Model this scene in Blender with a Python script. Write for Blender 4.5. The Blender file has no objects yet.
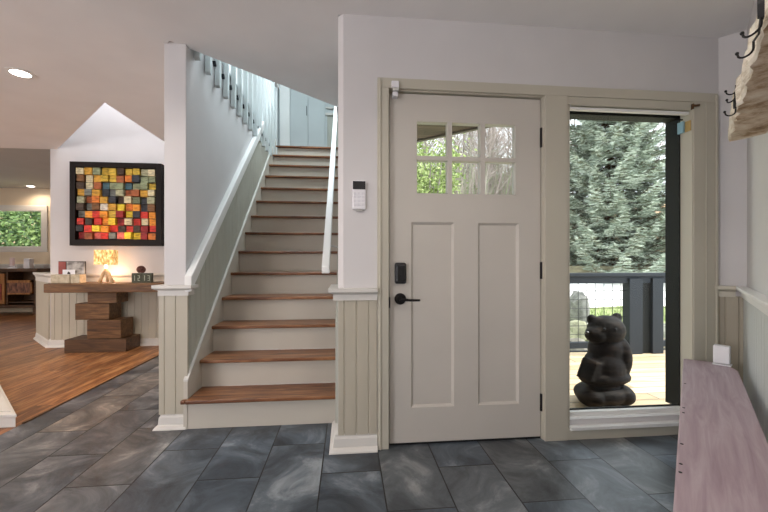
import bpy, bmesh, math, random
from mathutils import Vector, Matrix
random.seed(7)
S = bpy.context.scene
C = S.collection
R2 = math.sqrt(.5)

# ------------------------------------------------------------------ camera
cam_d = bpy.data.cameras.new('camera')
cam_d.sensor_fit = 'HORIZONTAL'; cam_d.sensor_width = 36
cam_d.lens = 375.3 / 768 * 36
cam_d.shift_y = 5.4 / 768
cam_d.clip_start = .02; cam_d.clip_end = 400
cam = bpy.data.objects.new('camera', cam_d); C.objects.link(cam)
cam.location = (0, 0, 1.063)
cam.rotation_euler = (math.pi / 2, 0, -.0986)
S.camera = cam

# ------------------------------------------------------------------ world
w = bpy.data.worlds.new('overcast_sky'); S.world = w; w.use_nodes = True
bg = w.node_tree.nodes['Background']
bg.inputs[0].default_value = (.86, .93, 1, 1)
bg.inputs[1].default_value = 1.7

def light(name, kind, loc, energy, color=(1, 1, 1), rot=(0, 0, 0), size=None, size_y=None, angle=None, radius=None, spot=None):
    d = bpy.data.lights.new(name, kind); d.energy = energy; d.color = color
    if size: d.size = size
    if size_y: d.shape = 'RECTANGLE'; d.size_y = size_y
    if angle: d.angle = angle
    if radius is not None: d.shadow_soft_size = radius
    if spot: d.spot_size = spot; d.spot_blend = .6
    o = bpy.data.objects.new(name, d); C.objects.link(o); o.location = loc; o.rotation_euler = rot
    return o
def aim(o, d):
    o.rotation_euler = Vector(d).to_track_quat('-Z', 'Y').to_euler()
aim(light('sun', 'SUN', (8, 5, 12), 2.6, (1, .95, .86), angle=.12), (-.62, .25, -1))
WARM = (1, .80, .62); DAY = (.86, .93, 1)
# daylight upstairs and down the shaft; rear, side and stair lamps are added fill
aim(light('fill_rear', 'AREA', (-2.9, -1.7, 1.35), 75, (.97, .96, 1), size=2.4, size_y=1.8), (.3, 1, .35))
aim(light('fill_side', 'AREA', (-8.3, 2.2, 1.4), 85, (1, .95, .90), size=3.2, size_y=1.7), (1, .1, .45))
aim(light('daylight_upper_window', 'AREA', (-.75, 3.9, 5.0), 62, (.82, .94, 1), size=1.2, size_y=2.4), (-.05, .0, -1))
aim(light('fill_stair', 'AREA', (-.08, 4.3, 3.9), 26, (.84, .93, 1), size=1.2, size_y=1.2), (-1, -.45, -.75))
aim(light('daylight_clerestory', 'AREA', (-2.7, 4.45, 4.1), 18, (.93, .96, 1), size=.7, size_y=.7), (0, .15, -1))
S.view_settings.view_transform = 'Standard'
S.view_settings.look = 'None'
S.view_settings.gamma = 1
S.view_settings.use_curve_mapping = False
S.view_settings.exposure = 0.95

# ------------------------------------------------------------------ materials
def mat(name, col=(.5, .5, .5), rough=.5, spec=.5, metal=0, fn=None):
    m = bpy.data.materials.new(name); m.use_nodes = True
    nt = m.node_tree; b = nt.nodes['Principled BSDF']
    b.inputs['Base Color'].default_value = (*col, 1)
    b.inputs['Roughness'].default_value = rough
    b.inputs['Specular IOR Level'].default_value = spec
    b.inputs['Metallic'].default_value = metal
    if fn: fn(nt, b)
    return m
def N(nt, t, **k):
    n = nt.nodes.new(t)
    for a, v in k.items():
        if a.startswith('i_'): n.inputs[a[2:].replace('_', ' ')].default_value = v
        else: setattr(n, a, v)
    return n
def ramp(nt, stops):
    r = nt.nodes.new('ShaderNodeValToRGB'); e = r.color_ramp.elements
    while len(e) < len(stops): e.new(.5)
    for i, (p, c) in enumerate(stops): e[i].position = p; e[i].color = (*c, 1)
    return r
def noise_fn(stops, scale=(1, 1, 1), ns=5, detail=4, bump=0, rough=None, coord='Object', dist=0, nrough=.55):
    def fn(nt, b):
        L = nt.links.new
        tc = N(nt, 'ShaderNodeTexCoord'); mp = N(nt, 'ShaderNodeMapping'); mp.inputs['Scale'].default_value = scale
        L(tc.outputs[coord], mp.inputs[0])
        n = N(nt, 'ShaderNodeTexNoise'); n.inputs['Scale'].default_value = ns; n.inputs['Detail'].default_value = detail
        n.inputs['Roughness'].default_value = nrough; n.inputs['Distortion'].default_value = dist
        L(mp.outputs[0], n.inputs['Vector'])
        r = ramp(nt, stops); L(n.outputs['Fac'], r.inputs[0]); L(r.outputs[0], b.inputs['Base Color'])
        if bump:
            bp = N(nt, 'ShaderNodeBump'); bp.inputs['Strength'].default_value = bump; bp.inputs['Distance'].default_value = .01
            L(n.outputs['Fac'], bp.inputs['Height']); L(bp.outputs[0], b.inputs['Normal'])
    return fn
def paint(name, c, rough=.6, var=.03):
    return mat(name, c, rough, .3, fn=noise_fn([(.3, tuple(x * (1 - var) for x in c)), (.7, tuple(min(1, x * (1 + var)) for x in c))], ns=2.5, detail=2))

def slate_fn(nt, b):
    L = nt.links.new
    tc = N(nt, 'ShaderNodeTexCoord'); sp = N(nt, 'ShaderNodeSeparateXYZ'); L(tc.outputs['Object'], sp.inputs[0])
    cb = N(nt, 'ShaderNodeCombineXYZ')
    ay = N(nt, 'ShaderNodeMath', operation='ADD'); ay.inputs[1].default_value = 10 * .63 - 1.585
    ax = N(nt, 'ShaderNodeMath', operation='ADD'); ax.inputs[1].default_value = 40 * .2985 - .470
    L(sp.outputs['Y'], ay.inputs[0]); L(sp.outputs['X'], ax.inputs[0])
    L(ay.outputs[0], cb.inputs['X']); L(ax.outputs[0], cb.inputs['Y'])
    br = N(nt, 'ShaderNodeTexBrick'); br.offset = .5; br.squash = 1
    br.inputs['Scale'].default_value = 1; br.inputs['Brick Width'].default_value = .63; br.inputs['Row Height'].default_value = .2985
    br.inputs['Mortar Size'].default_value = .0035; br.inputs['Mortar Smooth'].default_value = .2
    br.inputs['Color1'].default_value = (0, 0, 0, 1); br.inputs['Color2'].default_value = (1, 1, 1, 1); br.inputs['Mortar'].default_value = (.5, .5, .5, 1)
    L(cb.outputs[0], br.inputs['Vector'])
    # cloudy cleft pattern, shifted tile by tile
    sc = N(nt, 'ShaderNodeVectorMath', operation='SCALE'); sc.inputs['Scale'].default_value = 9
    L(br.outputs['Color'], sc.inputs[0])
    ad = N(nt, 'ShaderNodeVectorMath', operation='ADD'); L(tc.outputs['Object'], ad.inputs[0]); L(sc.outputs[0], ad.inputs[1])
    n1 = N(nt, 'ShaderNodeTexNoise'); n1.inputs['Scale'].default_value = 3.0; n1.inputs['Detail'].default_value = 10; n1.inputs['Roughness'].default_value = .66; n1.inputs['Distortion'].default_value = .8
    L(ad.outputs[0], n1.inputs['Vector'])
    r1 = ramp(nt, [(.30, (.024, .029, .036)), (.45, (.062, .075, .090)), (.57, (.115, .137, .158)), (.70, (.27, .30, .325))]); L(n1.outputs['Fac'], r1.inputs[0])
    r2 = ramp(nt, [(.0, (.70, .74, .80)), (.55, (.98, 1.0, 1.02)), (.85, (1.12, 1.02, .92)), (1, (1.25, 1.3, 1.35))]); L(br.outputs['Color'], r2.inputs[0])
    mu = N(nt, 'ShaderNodeMix', data_type='RGBA', blend_type='MULTIPLY'); mu.inputs[0].default_value = 1
    L(r1.outputs[0], mu.inputs[6]); L(r2.outputs[0], mu.inputs[7])
    # slates west of the stairs: browner stone plus warm lamp light tinted in
    mrx = N(nt, 'ShaderNodeMapRange'); mrx.inputs['From Min'].default_value = -.75; mrx.inputs['From Max'].default_value = -1.6
    L(sp.outputs['X'], mrx.inputs['Value'])
    tint = N(nt, 'ShaderNodeMix', data_type='RGBA', blend_type='MULTIPLY'); tint.inputs[7].default_value = (1.4, 1.15, 1.0, 1)
    L(mrx.outputs[0], tint.inputs[0]); L(mu.outputs[2], tint.inputs[6])
    mx = N(nt, 'ShaderNodeMix', data_type='RGBA'); mx.inputs[7].default_value = (.012, .012, .013, 1)
    L(br.outputs['Fac'], mx.inputs[0]); L(tint.outputs[2], mx.inputs[6]); L(mx.outputs[2], b.inputs['Base Color'])
    rr = N(nt, 'ShaderNodeMapRange'); rr.inputs['To Min'].default_value = .24; rr.inputs['To Max'].default_value = .50
    L(n1.outputs['Fac'], rr.inputs['Value']); L(rr.outputs[0], b.inputs['Roughness'])
    hs = N(nt, 'ShaderNodeMath', operation='MULTIPLY_ADD'); hs.inputs[1].default_value = -1.5; L(br.outputs['Fac'], hs.inputs[0]); L(n1.outputs['Fac'], hs.inputs[2])
    bp = N(nt, 'ShaderNodeBump'); bp.inputs['Strength'].default_value = .4; bp.inputs['Distance'].default_value = .006
    L(hs.outputs[0], bp.inputs['Height']); L(bp.outputs[0], b.inputs['Normal'])

def wood_fn(c1, c2, c3, axis='Y', boards=None, stretch=12, ns=3, rough=None, bumpy=.15, rotz=0):
    """grain along an axis; boards=(width, length) cuts it into planks"""
    def fn(nt, b):
        L = nt.links.new
        tc = N(nt, 'ShaderNodeTexCoord'); mp = N(nt, 'ShaderNodeMapping')
        s = {'X': (1, stretch, stretch), 'Y': (stretch, 1, stretch), 'Z': (stretch, stretch, 1)}[axis]
        mp.inputs['Scale'].default_value = s
        rt = N(nt, 'ShaderNodeVectorRotate', rotation_type='Z_AXIS'); rt.inputs['Angle'].default_value = rotz
        L(tc.outputs['Object'], rt.inputs[0]); L(rt.outputs[0], mp.inputs[0]); vec = mp.outputs[0]
        if boards:
            sp = N(nt, 'ShaderNodeSeparateXYZ'); L(tc.outputs['Object'], sp.inputs[0]); cb = N(nt, 'ShaderNodeCombineXYZ')
            L(sp.outputs['Y' if axis == 'Y' else 'X'], cb.inputs['X']); L(sp.outputs['X' if axis == 'Y' else 'Y'], cb.inputs['Y'])
            br = N(nt, 'ShaderNodeTexBrick'); br.offset = .37
            br.inputs['Scale'].default_value = 1; br.inputs['Brick Width'].default_value = boards[1]; br.inputs['Row Height'].default_value = boards[0]
            br.inputs['Mortar Size'].default_value = boards[2] if len(boards) > 2 else .0015
            br.inputs['Color1'].default_value = (0, 0, 0, 1); br.inputs['Color2'].default_value = (1, 1, 1, 1)
            L(cb.outputs[0], br.inputs['Vector'])
            sc = N(nt, 'ShaderNodeVectorMath', operation='SCALE'); sc.inputs['Scale'].default_value = 23; L(br.outputs['Color'], sc.inputs[0])
            ad = N(nt, 'ShaderNodeVectorMath', operation='ADD'); L(vec, ad.inputs[0]); L(sc.outputs[0], ad.inputs[1]); vec = ad.outputs[0]
        n = N(nt, 'ShaderNodeTexNoise'); n.inputs['Scale'].default_value = ns; n.inputs['Detail'].default_value = 7; n.inputs['Roughness'].default_value = .6; n.inputs['Distortion'].default_value = .7
        L(vec, n.inputs['Vector'])
        r = ramp(nt, [(.28, c1), (.5, c2), (.75, c3)]); L(n.outputs['Fac'], r.inputs[0]); out = r.outputs[0]
        if boards:
            r2 = ramp(nt, [(0, (.72, .70, .68)), (1, (1.25, 1.25, 1.25))]); L(br.outputs['Color'], r2.inputs[0])
            mu = N(nt, 'ShaderNodeMix', data_type='RGBA', blend_type='MULTIPLY'); mu.inputs[0].default_value = 1
            L(out, mu.inputs[6]); L(r2.outputs[0], mu.inputs[7])
            mx = N(nt, 'ShaderNodeMix', data_type='RGBA'); mx.inputs[7].default_value = (c1[0] * .3, c1[1] * .3, c1[2] * .3, 1)
            L(br.outputs['Fac'], mx.inputs[0]); L(mu.outputs[2], mx.inputs[6]); out = mx.outputs[2]
        L(out, b.inputs['Base Color'])
        bp = N(nt, 'ShaderNodeBump'); bp.inputs['Strength'].default_value = bumpy; bp.inputs['Distance'].default_value = .004
        L(n.outputs['Fac'], bp.inputs['Height']); L(bp.outputs[0], b.inputs['Normal'])
    return fn
def glass_mat():
    m = bpy.data.materials.new('window_glass'); m.use_nodes = True; nt = m.node_tree; nt.nodes.clear()
    L = nt.links.new
    o = N(nt, 'ShaderNodeOutputMaterial'); t = N(nt, 'ShaderNodeBsdfTransparent'); t.inputs[0].default_value = (.95, .97, .97, 1)
    g = N(nt, 'ShaderNodeBsdfGlossy'); g.inputs['Roughness'].default_value = .02
    f = N(nt, 'ShaderNodeFresnel'); geo = N(nt, 'ShaderNodeNewGeometry'); ior = N(nt, 'ShaderNodeMapRange'); ior.inputs['To Min'].default_value = 1.2; ior.inputs['To Max'].default_value = 1 / 1.2
    L(geo.outputs['Backfacing'], ior.inputs['Value']); L(ior.outputs[0], f.inputs['IOR'])
    mx = N(nt, 'ShaderNodeMixShader'); L(f.outputs[0], mx.inputs[0]); L(t.outputs[0], mx.inputs[1]); L(g.outputs[0], mx.inputs[2]); L(mx.outputs[0], o.inputs[0])
    return m
def emit(name, c, s):
    m = bpy.data.materials.new(name); m.use_nodes = True; b = m.node_tree.nodes['Principled BSDF']
    b.inputs['Base Color'].default_value = (*c, 1); b.inputs['Emission Color'].default_value = (*c, 1); b.inputs['Emission Strength'].default_value = s
    return m
M = {}
M['wall'] = paint('wall_paint', (.63, .612, .612))
M['ceiling_dim'] = paint('dim_ceiling_paint', (.50, .49, .47))  # dimmer far-room light put into the colour of the far ceiling
M['ceiling'] = paint('ceiling_paint', (.80, .79, .785), .8)
M['upper'] = paint('upper_wall_paint', (.56, .60, .60), .7)
M['casing'] = paint('casing_paint', (.51, .48, .40), .42)
M['door'] = paint('door_paint', (.56, .525, .475), .42)
M['bead'] = paint('beadboard_paint', (.49, .45, .365), .45)
M['bead_stair'] = paint('beadboard_stair_paint', (.45, .455, .395), .45)
M['cap'] = paint('cap_paint', (.66, .64, .60), .4)
M['white'] = paint('white_trim_paint', (.80, .80, .78), .4)
M['riser'] = paint('riser_paint', (.56, .52, .45), .45)
M['plastic'] = mat('white_plastic', (.78, .77, .80), .4)
M['black'] = mat('black_metal', (.008, .007, .007), .5, .25)
M['blackp'] = mat('black_plastic', (.01, .01, .012), .35)
M['slate'] = mat('slate_tile', rough=.45, spec=.45, fn=slate_fn)
M['oak'] = mat('plank_floor', rough=.38, spec=.4, fn=wood_fn((.10, .034, .014), (.30, .125, .045), (.55, .29, .12), 'Y', (.12, 1.5), stretch=8, ns=2.4))
M['tread'] = mat('tread_wood', rough=.38, spec=.45, fn=wood_fn((.05, .016, .007), (.19, .072, .027), (.42, .20, .09), 'X', None, 8, 3.4))
M['walnut'] = mat('walnut', rough=.45, fn=wood_fn((.045, .018, .006), (.13, .060, .020), (.25, .13, .050), 'X', None, 9, 3.2))
M['walnut_d'] = mat('walnut_dark', rough=.5, fn=wood_fn((.03, .012, .005), (.085, .038, .013), (.16, .08, .03), 'X', None, 9, 3.2))
M['rustic'] = mat('rustic_wood', rough=.55, fn=wood_fn((.14, .05, .015), (.36, .15, .04), (.55, .28, .09), 'Z', None, 9, 2))
M['mauve'] = mat('mauve_stained_wood', rough=.5, spec=.35, fn=wood_fn((.33, .235, .265), (.42, .32, .35), (.52, .43, .46), 'Y', None, 14, 2.6, bumpy=.2, rotz=math.pi / 4))
M['deck'] = mat('deck_boards', rough=.6, fn=wood_fn((.50, .36, .20), (.64, .48, .30), (.76, .60, .41), 'X', (.14, 4, .006), 9, 2))
M['charcoal'] = mat('charcoal_paint', (.022, .026, .032), .6, .25)
M['extdark'] = mat('dark_window_frame', (.014, .015, .014), .6, .2)
M['wire'] = mat('black_wire', (.02, .02, .02), .5, metal=.5)
M['bear'] = mat('carved_dark_wood', rough=.6, spec=.12, fn=noise_fn([(.3, (.003, .0025, .002)), (.55, (.009, .006, .005)), (.8, (.05, .035, .025))], scale=(1, 1, 3), ns=9, detail=5, bump=.6))
M['bark_white'] = mat('birch_bark', rough=.75, spec=.2, fn=noise_fn([(.28, (.10, .06, .035)), (.38, (.50, .42, .31)), (.5, (.72, .66, .55)), (.68, (.80, .76, .68)), (.8, (.45, .33, .2))], scale=(1, 1, 3.5), ns=14, detail=8, bump=1, nrough=.7))
M['bark_cut'] = mat('birch_cut_wood', rough=.7, fn=noise_fn([(.26, (.10, .05, .025)), (.40, (.34, .22, .12)), (.52, (.62, .50, .37)), (.66, (.76, .69, .58)), (.8, (.40, .26, .14))], scale=(1, 1, 1), ns=11, detail=8, bump=.8, nrough=.7))
M['glass'] = glass_mat()
M['chrome'] = mat('brushed_metal', (.6, .6, .58), .3, metal=1)
M['shadefab'] = mat('shade_fabric', (.62, .60, .54), .7)
M['blue'] = mat('blue_plastic', (.25, .42, .50), .4)
M['yellow'] = mat('ochre_plastic', (.52, .36, .14), .4)
M['bulb'] = emit('lit_diffuser', (1, .95, .87), 9)
M['pine'] = mat('pinecone_brown', rough=.7, fn=noise_fn([(.3, (.05, .015, .012)), (.7, (.20, .075, .055))], ns=40, bump=.6))
M['paper'] = mat('white_card', (.75, .76, .80), .6)
M['red'] = mat('red_cover', rough=.5, fn=noise_fn([(.3, (.22, .035, .03)), (.7, (.36, .08, .06))], ns=9))
M['greyphoto'] = mat('faded_print', rough=.4, fn=noise_fn([(.35, (.12, .11, .11)), (.5, (.38, .36, .34)), (.65, (.6, .58, .55))], ns=11, detail=3))
M['plaster'] = mat('mottled_cream_box', rough=.7, fn=noise_fn([(.3, (.36, .30, .20)), (.7, (.62, .55, .42))], ns=20))

# ------------------------------------------------------------------ mesh builder
ORG = {}
class MB:
    def __init__(s): s.v = []; s.f = []; s.mi = []; s.cur = 0
    def add(s, vs, fs):
        n = len(s.v); s.v += [tuple(v) for v in vs]; s.f += [tuple(n + i for i in f) for f in fs]; s.mi += [s.cur] * len(fs); return s
    def box(s, x0, y0, z0, x1, y1, z1, T=None):
        x0, x1 = sorted((x0, x1)); y0, y1 = sorted((y0, y1)); z0, z1 = sorted((z0, z1))
        v = [Vector(p) for p in ((x0, y0, z0), (x1, y0, z0), (x1, y1, z0), (x0, y1, z0), (x0, y0, z1), (x1, y0, z1), (x1, y1, z1), (x0, y1, z1))]
        if T: v = [T @ p for p in v]
        return s.add(v, [(0, 3, 2, 1), (4, 5, 6, 7), (0, 1, 5, 4), (1, 2, 6, 5), (2, 3, 7, 6), (3, 0, 4, 7)])
    def prism(s, poly, z0, z1):
        """polygon in x,y; z0,z1 numbers"""
        a = sum(poly[i][0] * poly[(i + 1) % len(poly)][1] - poly[(i + 1) % len(poly)][0] * poly[i][1] for i in range(len(poly)))
        if a < 0: poly = poly[::-1]
        n = len(poly)
        v = [(x, y, z0) for x, y in poly] + [(x, y, z1) for x, y in poly]
        return s.add(v, [tuple(range(n))[::-1], tuple(range(n, 2 * n))] + [(i, (i + 1) % n, n + (i + 1) % n, n + i) for i in range(n)])
    def prism_x(s, poly, x0, x1):
        """polygon in y,z extruded along x"""
        a = sum(poly[i][0] * poly[(i + 1) % len(poly)][1] - poly[(i + 1) % len(poly)][0] * poly[i][1] for i in range(len(poly)))
        if a < 0: poly = poly[::-1]
        n = len(poly)
        v = [(x0, y, z) for y, z in poly] + [(x1, y, z) for y, z in poly]
        return s.add(v, [tuple(range(n))[::-1], tuple(range(n, 2 * n))] + [(i, (i + 1) % n, n + (i + 1) % n, n + i) for i in range(n)])
    def sweep(s, prof, a, b, nrm, ends=True):
        """profile (out, z) swept along straight base line a->b (x,y); out measured along nrm"""
        n = len(prof); v = []
        for p in (a, b):
            for o, z in prof: v.append((p[0] + nrm[0] * o, p[1] + nrm[1] * o, z))
        f = [(i, (i + 1) % n, n + (i + 1) % n, n + i) for i in range(n)] + [tuple(range(n))[::-1], tuple(range(n, 2 * n))]
        return s.add(v, f)
    def tube(s, pts, r, k=8, cap=True):
        pts = [Vector(p) for p in pts]; rs = r if isinstance(r, (list, tuple)) else [r] * len(pts)
        v = []; prev = None
        for i, p in enumerate(pts):
            d = (pts[min(i + 1, len(pts) - 1)] - pts[max(i - 1, 0)]).normalized()
            if prev is None:
                up = Vector((0, 0, 1)) if abs(d.z) < .9 else Vector((1, 0, 0))
                a = d.cross(up).normalized()
            else: a = (prev - d * prev.dot(d)).normalized()
            prev = a; b = d.cross(a)
            for j in range(k):
                t = 2 * math.pi * j / k
                v.append(p + (a * math.cos(t) + b * math.sin(t)) * rs[i])
        f = []
        for i in range(len(pts) - 1):
            for j in range(k):
                f.append((i * k + j, i * k + (j + 1) % k, (i + 1) * k + (j + 1) % k, (i + 1) * k + j))
        if cap: f += [tuple(range(k))[::-1], tuple(range((len(pts) - 1) * k, len(pts) * k))]
        return s.add(v, f)
    def lathe(s, prof, c, k=20, axis='Z', sx=1, sy=1, caps=True):
        v = []
        for r, h in prof:
            for j in range(k):
                t = 2 * math.pi * j / k; a, b = r * math.cos(t) * sx, r * math.sin(t) * sy
                v.append({'Z': (c[0] + a, c[1] + b, c[2] + h), 'Y': (c[0] + a, c[1] + h, c[2] + b), 'X': (c[0] + h, c[1] + a, c[2] + b)}[axis])
        f = []
        for i in range(len(prof) - 1):
            for j in range(k): f.append((i * k + j, i * k + (j + 1) % k, (i + 1) * k + (j + 1) % k, (i + 1) * k + j))
        if caps: f += [tuple(range(k))[::-1], tuple(range((len(prof) - 1) * k, len(prof) * k))]
        return s.add(v, f)
    def ellipsoid(s, c, r, k=16, rot=None):
        v = []; f = []; n = k // 2
        for i in range(1, n):
            ph = math.pi * i / n
            for j in range(k):
                t = 2 * math.pi * j / k
                p = Vector((r[0] * math.sin(ph) * math.cos(t), r[1] * math.sin(ph) * math.sin(t), r[2] * math.cos(ph)))
                if rot: p = rot @ p
                v.append(p + Vector(c))
        t, b = Vector((0, 0, r[2])), Vector((0, 0, -r[2]))
        if rot: t = rot @ t; b = rot @ b
        v += [t + Vector(c), b + Vector(c)]; T = len(v) - 2
        for i in range(n - 2):
            for j in range(k): f.append((i * k + j, (i + 1) * k + j, (i + 1) * k + (j + 1) % k, i * k + (j + 1) % k))
        for j in range(k):
            f.append((T, j, (j + 1) % k)); f.append((T + 1, (n - 2) * k + (j + 1) % k, (n - 2) * k + j))
        return s.add(v, f)
    def path(s, prof, pts, side):
        """profile (out, z) along a polyline of x,y points with mitred corners; side=+1 puts it right of travel"""
        P = [Vector(p) for p in pts]; n = len(prof); nr = []
        for i in range(len(P) - 1):
            d = (P[i + 1] - P[i]).normalized(); nr.append(Vector((d.y, -d.x)) * side)
        for i, p in enumerate(P):
            if i == 0: o = nr[0]
            elif i == len(P) - 1: o = nr[-1]
            else:
                o = (nr[i - 1] + nr[i]).normalized(); o = o / max(.3, o.dot(nr[i]))
            for q, z in prof: s.v.append((p.x + o.x * q, p.y + o.y * q, z))
        b = len(s.v) - n * len(P)
        for i in range(len(P) - 1):
            for j in range(n):
                s.f.append((b + i * n + j, b + i * n + (j + 1) % n, b + (i + 1) * n + (j + 1) % n, b + (i + 1) * n + j)); s.mi.append(s.cur)
        s.f += [tuple(b + j for j in range(n))[::-1], tuple(b + (len(P) - 1) * n + j for j in range(n))]; s.mi += [s.cur] * 2
        return s
    def frame(s, x0, z0, x1, z1, w_, y0, y1, wb=None):
        wb = wb or w_
        s.box(x0, y0, z0, x1, y1, z0 + wb); s.box(x0, y0, z1 - w_, x1, y1, z1)
        s.box(x0, y0, z0 + wb, x0 + w_, y1, z1 - w_); s.box(x1 - w_, y0, z0 + wb, x1, y1, z1 - w_); return s
    def build(s, name, m, parent=None, bevel=0, smooth=False, seg=2, origin=None, **props):
        if parent is not None: org = Vector(ORG[parent.name])
        elif origin: org = Vector(origin)
        else:
            xs = [p[0] for p in s.v]; ys = [p[1] for p in s.v]
            org = Vector(((min(xs) + max(xs)) / 2, (min(ys) + max(ys)) / 2, min(p[2] for p in s.v)))
        me = bpy.data.meshes.new(name)
        me.from_pydata([tuple(Vector(p) - org) for p in s.v], [], s.f)
        for mm in (m if isinstance(m, (list, tuple)) else [m]): me.materials.append(mm)
        for i, p in enumerate(me.polygons): p.material_index = s.mi[i]; p.use_smooth = smooth
        bm = bmesh.new(); bm.from_mesh(me); bmesh.ops.recalc_face_normals(bm, faces=bm.faces); bm.to_mesh(me); bm.free()
        me.update()
        o = bpy.data.objects.new(name, me); C.objects.link(o)
        if parent is not None: o.parent = parent
        else: o.location = org
        ORG[o.name] = tuple(org)
        if bevel:
            b = o.modifiers.new('bevel', 'BEVEL'); b.width = bevel; b.segments = seg; b.limit_method = 'ANGLE'; b.angle_limit = .6
        for k_, v_ in props.items(): o[k_] = v_
        return o
def struct(mb, name, m, parent=None, **k):
    o = mb.build(name, m, parent, **k)
    if parent is None: o['kind'] = 'structure'
    return o
def thing(name, label, cat, loc=(0, 0, 0), group=None, rotz=0):
    o = bpy.data.objects.new(name, None); C.objects.link(o); o.location = loc; o.rotation_euler = (0, 0, rotz)
    o.empty_display_size = .1
    o['label'] = label; o['category'] = cat
    if group: o['group'] = group
    ORG[o.name] = tuple(loc); return o
def tag(o, label, cat, group=None, kind=None):
    o['label'] = label; o['category'] = cat
    if group: o['group'] = group
    if kind: o['kind'] = kind
    return o
def bx(*a): return MB().box(*a)

def bead(mb, a, b, nrm, z0, z1, pitch=.085, g=.0045, depth=.005, thick=.018, back=0):
    """beadboard panel from a to b (x,y) with real v-grooves; z0,z1 numbers or functions of distance"""
    F0 = z0 if callable(z0) else (lambda t: z0); F1 = z1 if callable(z1) else (lambda t: z1)
    a = Vector(a); b = Vector(b); L = (b - a).length; d = (b - a) / L; n = Vector(nrm)
    xs = [(0, thick)]; t = pitch / 2
    while t < L - g * 2:
        xs += [(t - g, thick), (t - g * .3, thick - depth), (t + g * .3, thick - depth), (t + g, thick)]
        t += pitch
    xs.append((L, thick))
    v = []
    for t, o in xs:
        p = a + d * t
        for q, z in ((o, F0(t)), (o, F1(t)), (back, F1(t)), (back, F0(t))):
            v.append((p.x + n.x * q, p.y + n.y * q, z))
    f = []
    for i in range(len(xs) - 1):
        for j in range(4): f.append((i * 4 + j, i * 4 + (j + 1) % 4, i * 4 + 4 + (j + 1) % 4, i * 4 + 4 + j))
    f += [(0, 1, 2, 3), (len(v) - 4, len(v) - 3, len(v) - 2, len(v) - 1)]
    mb.add(v, f)
BASEP = [(0, 0), (.048, 0), (.046, .008), (.036, .020), (.026, .026), (.022, .070), (.015, .082), (.015, .094), (.006, .102), (0, .102)]
CAPP = [(0, .845), (.026, .845), (.026, .878), (.045, .888), (.052, .893), (.052, .912), (0, .912)]

# ------------------------------------------------------------------ floors
m = MB(); m.prism([(-2.112, -1.765), (-1.40, -1.765), (2.404, 2.039), (2.313, 2.135), (2.30, 2.27), (-.05, 2.27), (-.05, 2.55), (-1.17, 2.55), (-1.17, 5.04), (-2.112, 5.04)], -.05, 0)
struct(m, 'floor_slate', M['slate'], origin=(0, 0, 0))
m = MB(); m.prism([(-8.5, -1.765), (-2.112, -1.765), (-2.112, 5.2), (-3.6, 5.2), (-3.6, 8.72), (-8.5, 8.72)], -.05, .001)
struct(m, 'floor_wood', M['oak'], origin=(0, 0, 0))
struct(bx(-2.122, 2.68, 0, -2.102, 5.02, .006), 'trim_1', M['walnut_d'], bevel=.003)

# ------------------------------------------------------------------ walls
# door wall, Y 2.13 - 2.27
Y0, Y1 = 2.13, 2.27
DX0, DX1, DZ = .232, 1.168, 2.045
WX0, WX1, WZ0, WZ1 = 1.310, 2.122, .115, 2.03
m = MB()
m.prism([(-.05, 2.158), (-.020, Y0), (.0, Y0), (.0, Y1), (-.05, Y1)], 0, 2.46)
m.box(0, Y0, 0, DX0, Y1, 2.46)
m.box(DX0, Y0, DZ, DX1, Y1, 2.46)
m.box(DX1, Y0, 0, WX0, Y1, 2.46)
m.box(WX0, Y0, WZ1, WX1, Y1, 2.46)
m.box(WX0, Y0, 0, WX1, Y1, WZ0)
m.prism([(WX1, Y0), (2.313, Y0), (2.404, 2.039), (2.55, 2.18), (2.46, Y1), (WX1, Y1)], 0, 2.46)
struct(m, 'wall_front', M['wall'])
# diagonal right-hand wall
U = Vector((-R2, -R2)); NR = Vector((-R2, R2)); PC = Vector((2.404, 2.039))
def RP(s, d=0): p = PC + U * s + NR * d; return (p.x, p.y)
m = MB(); m.prism([RP(0), RP(5.38), RP(5.38, -.12), RP(-.02, -.14)], 0, 2.46)
struct(m, 'wall_right', M['wall'])
# stair right wall
m = MB(); m.box(-.05, Y1, 0, .07, 7.4, 5.12); m.box(-.05, Y0 + .01, 2.46, .07, Y1, 5.12)
struct(m, 'wall_stair_right', M['upper'])
# stair left wall with its end post
m = MB(); m.box(-1.165, 2.53, 0, -1.03, 7.0, 2.70)
struct(m, 'wall_stair_left', M['wall'], bevel=.004)
# living room back wall, runs up past the ceiling opening
m = MB(); m.box(-3.66, 5.04, 0, -1.165, 5.18, 4.25)
struct(m, 'wall_back', M['wall'])
# low diagonal wall
m = MB(); m.prism([(-3.66, 5.04), (-4.25, 5.63), (-4.17, 5.71), (-3.60, 5.14)], 0, .85)
struct(m, 'wall_low_diagonal', M['wall'])
# far room
FY = 8.6
m = MB()
m.box(-8.5, FY, 0, -8.05, FY + .12, 2.72); m.box(-6.38, FY, 0, -3.0, FY + .12, 2.72)
m.box(-8.05, FY, 0, -6.38, FY + .12, 1.36); m.box(-8.05, FY, 2.14, -6.38, FY + .12, 2.72)
struct(m, 'wall_far', paint('warm_cream_paint', (.76, .64, .47)))
struct(bx(-8.62, -1.9, 0, -8.5, 8.72, 2.72), 'wall_left', M['wall'])
struct(bx(-8.5, -1.885, 0, -1.35, -1.765, 2.46), 'wall_rear', M['wall'])
struct(bx(-3.66, 5.18, 0, -3.54, 8.6, 2.58), 'wall_partition', M['wall'])
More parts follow.
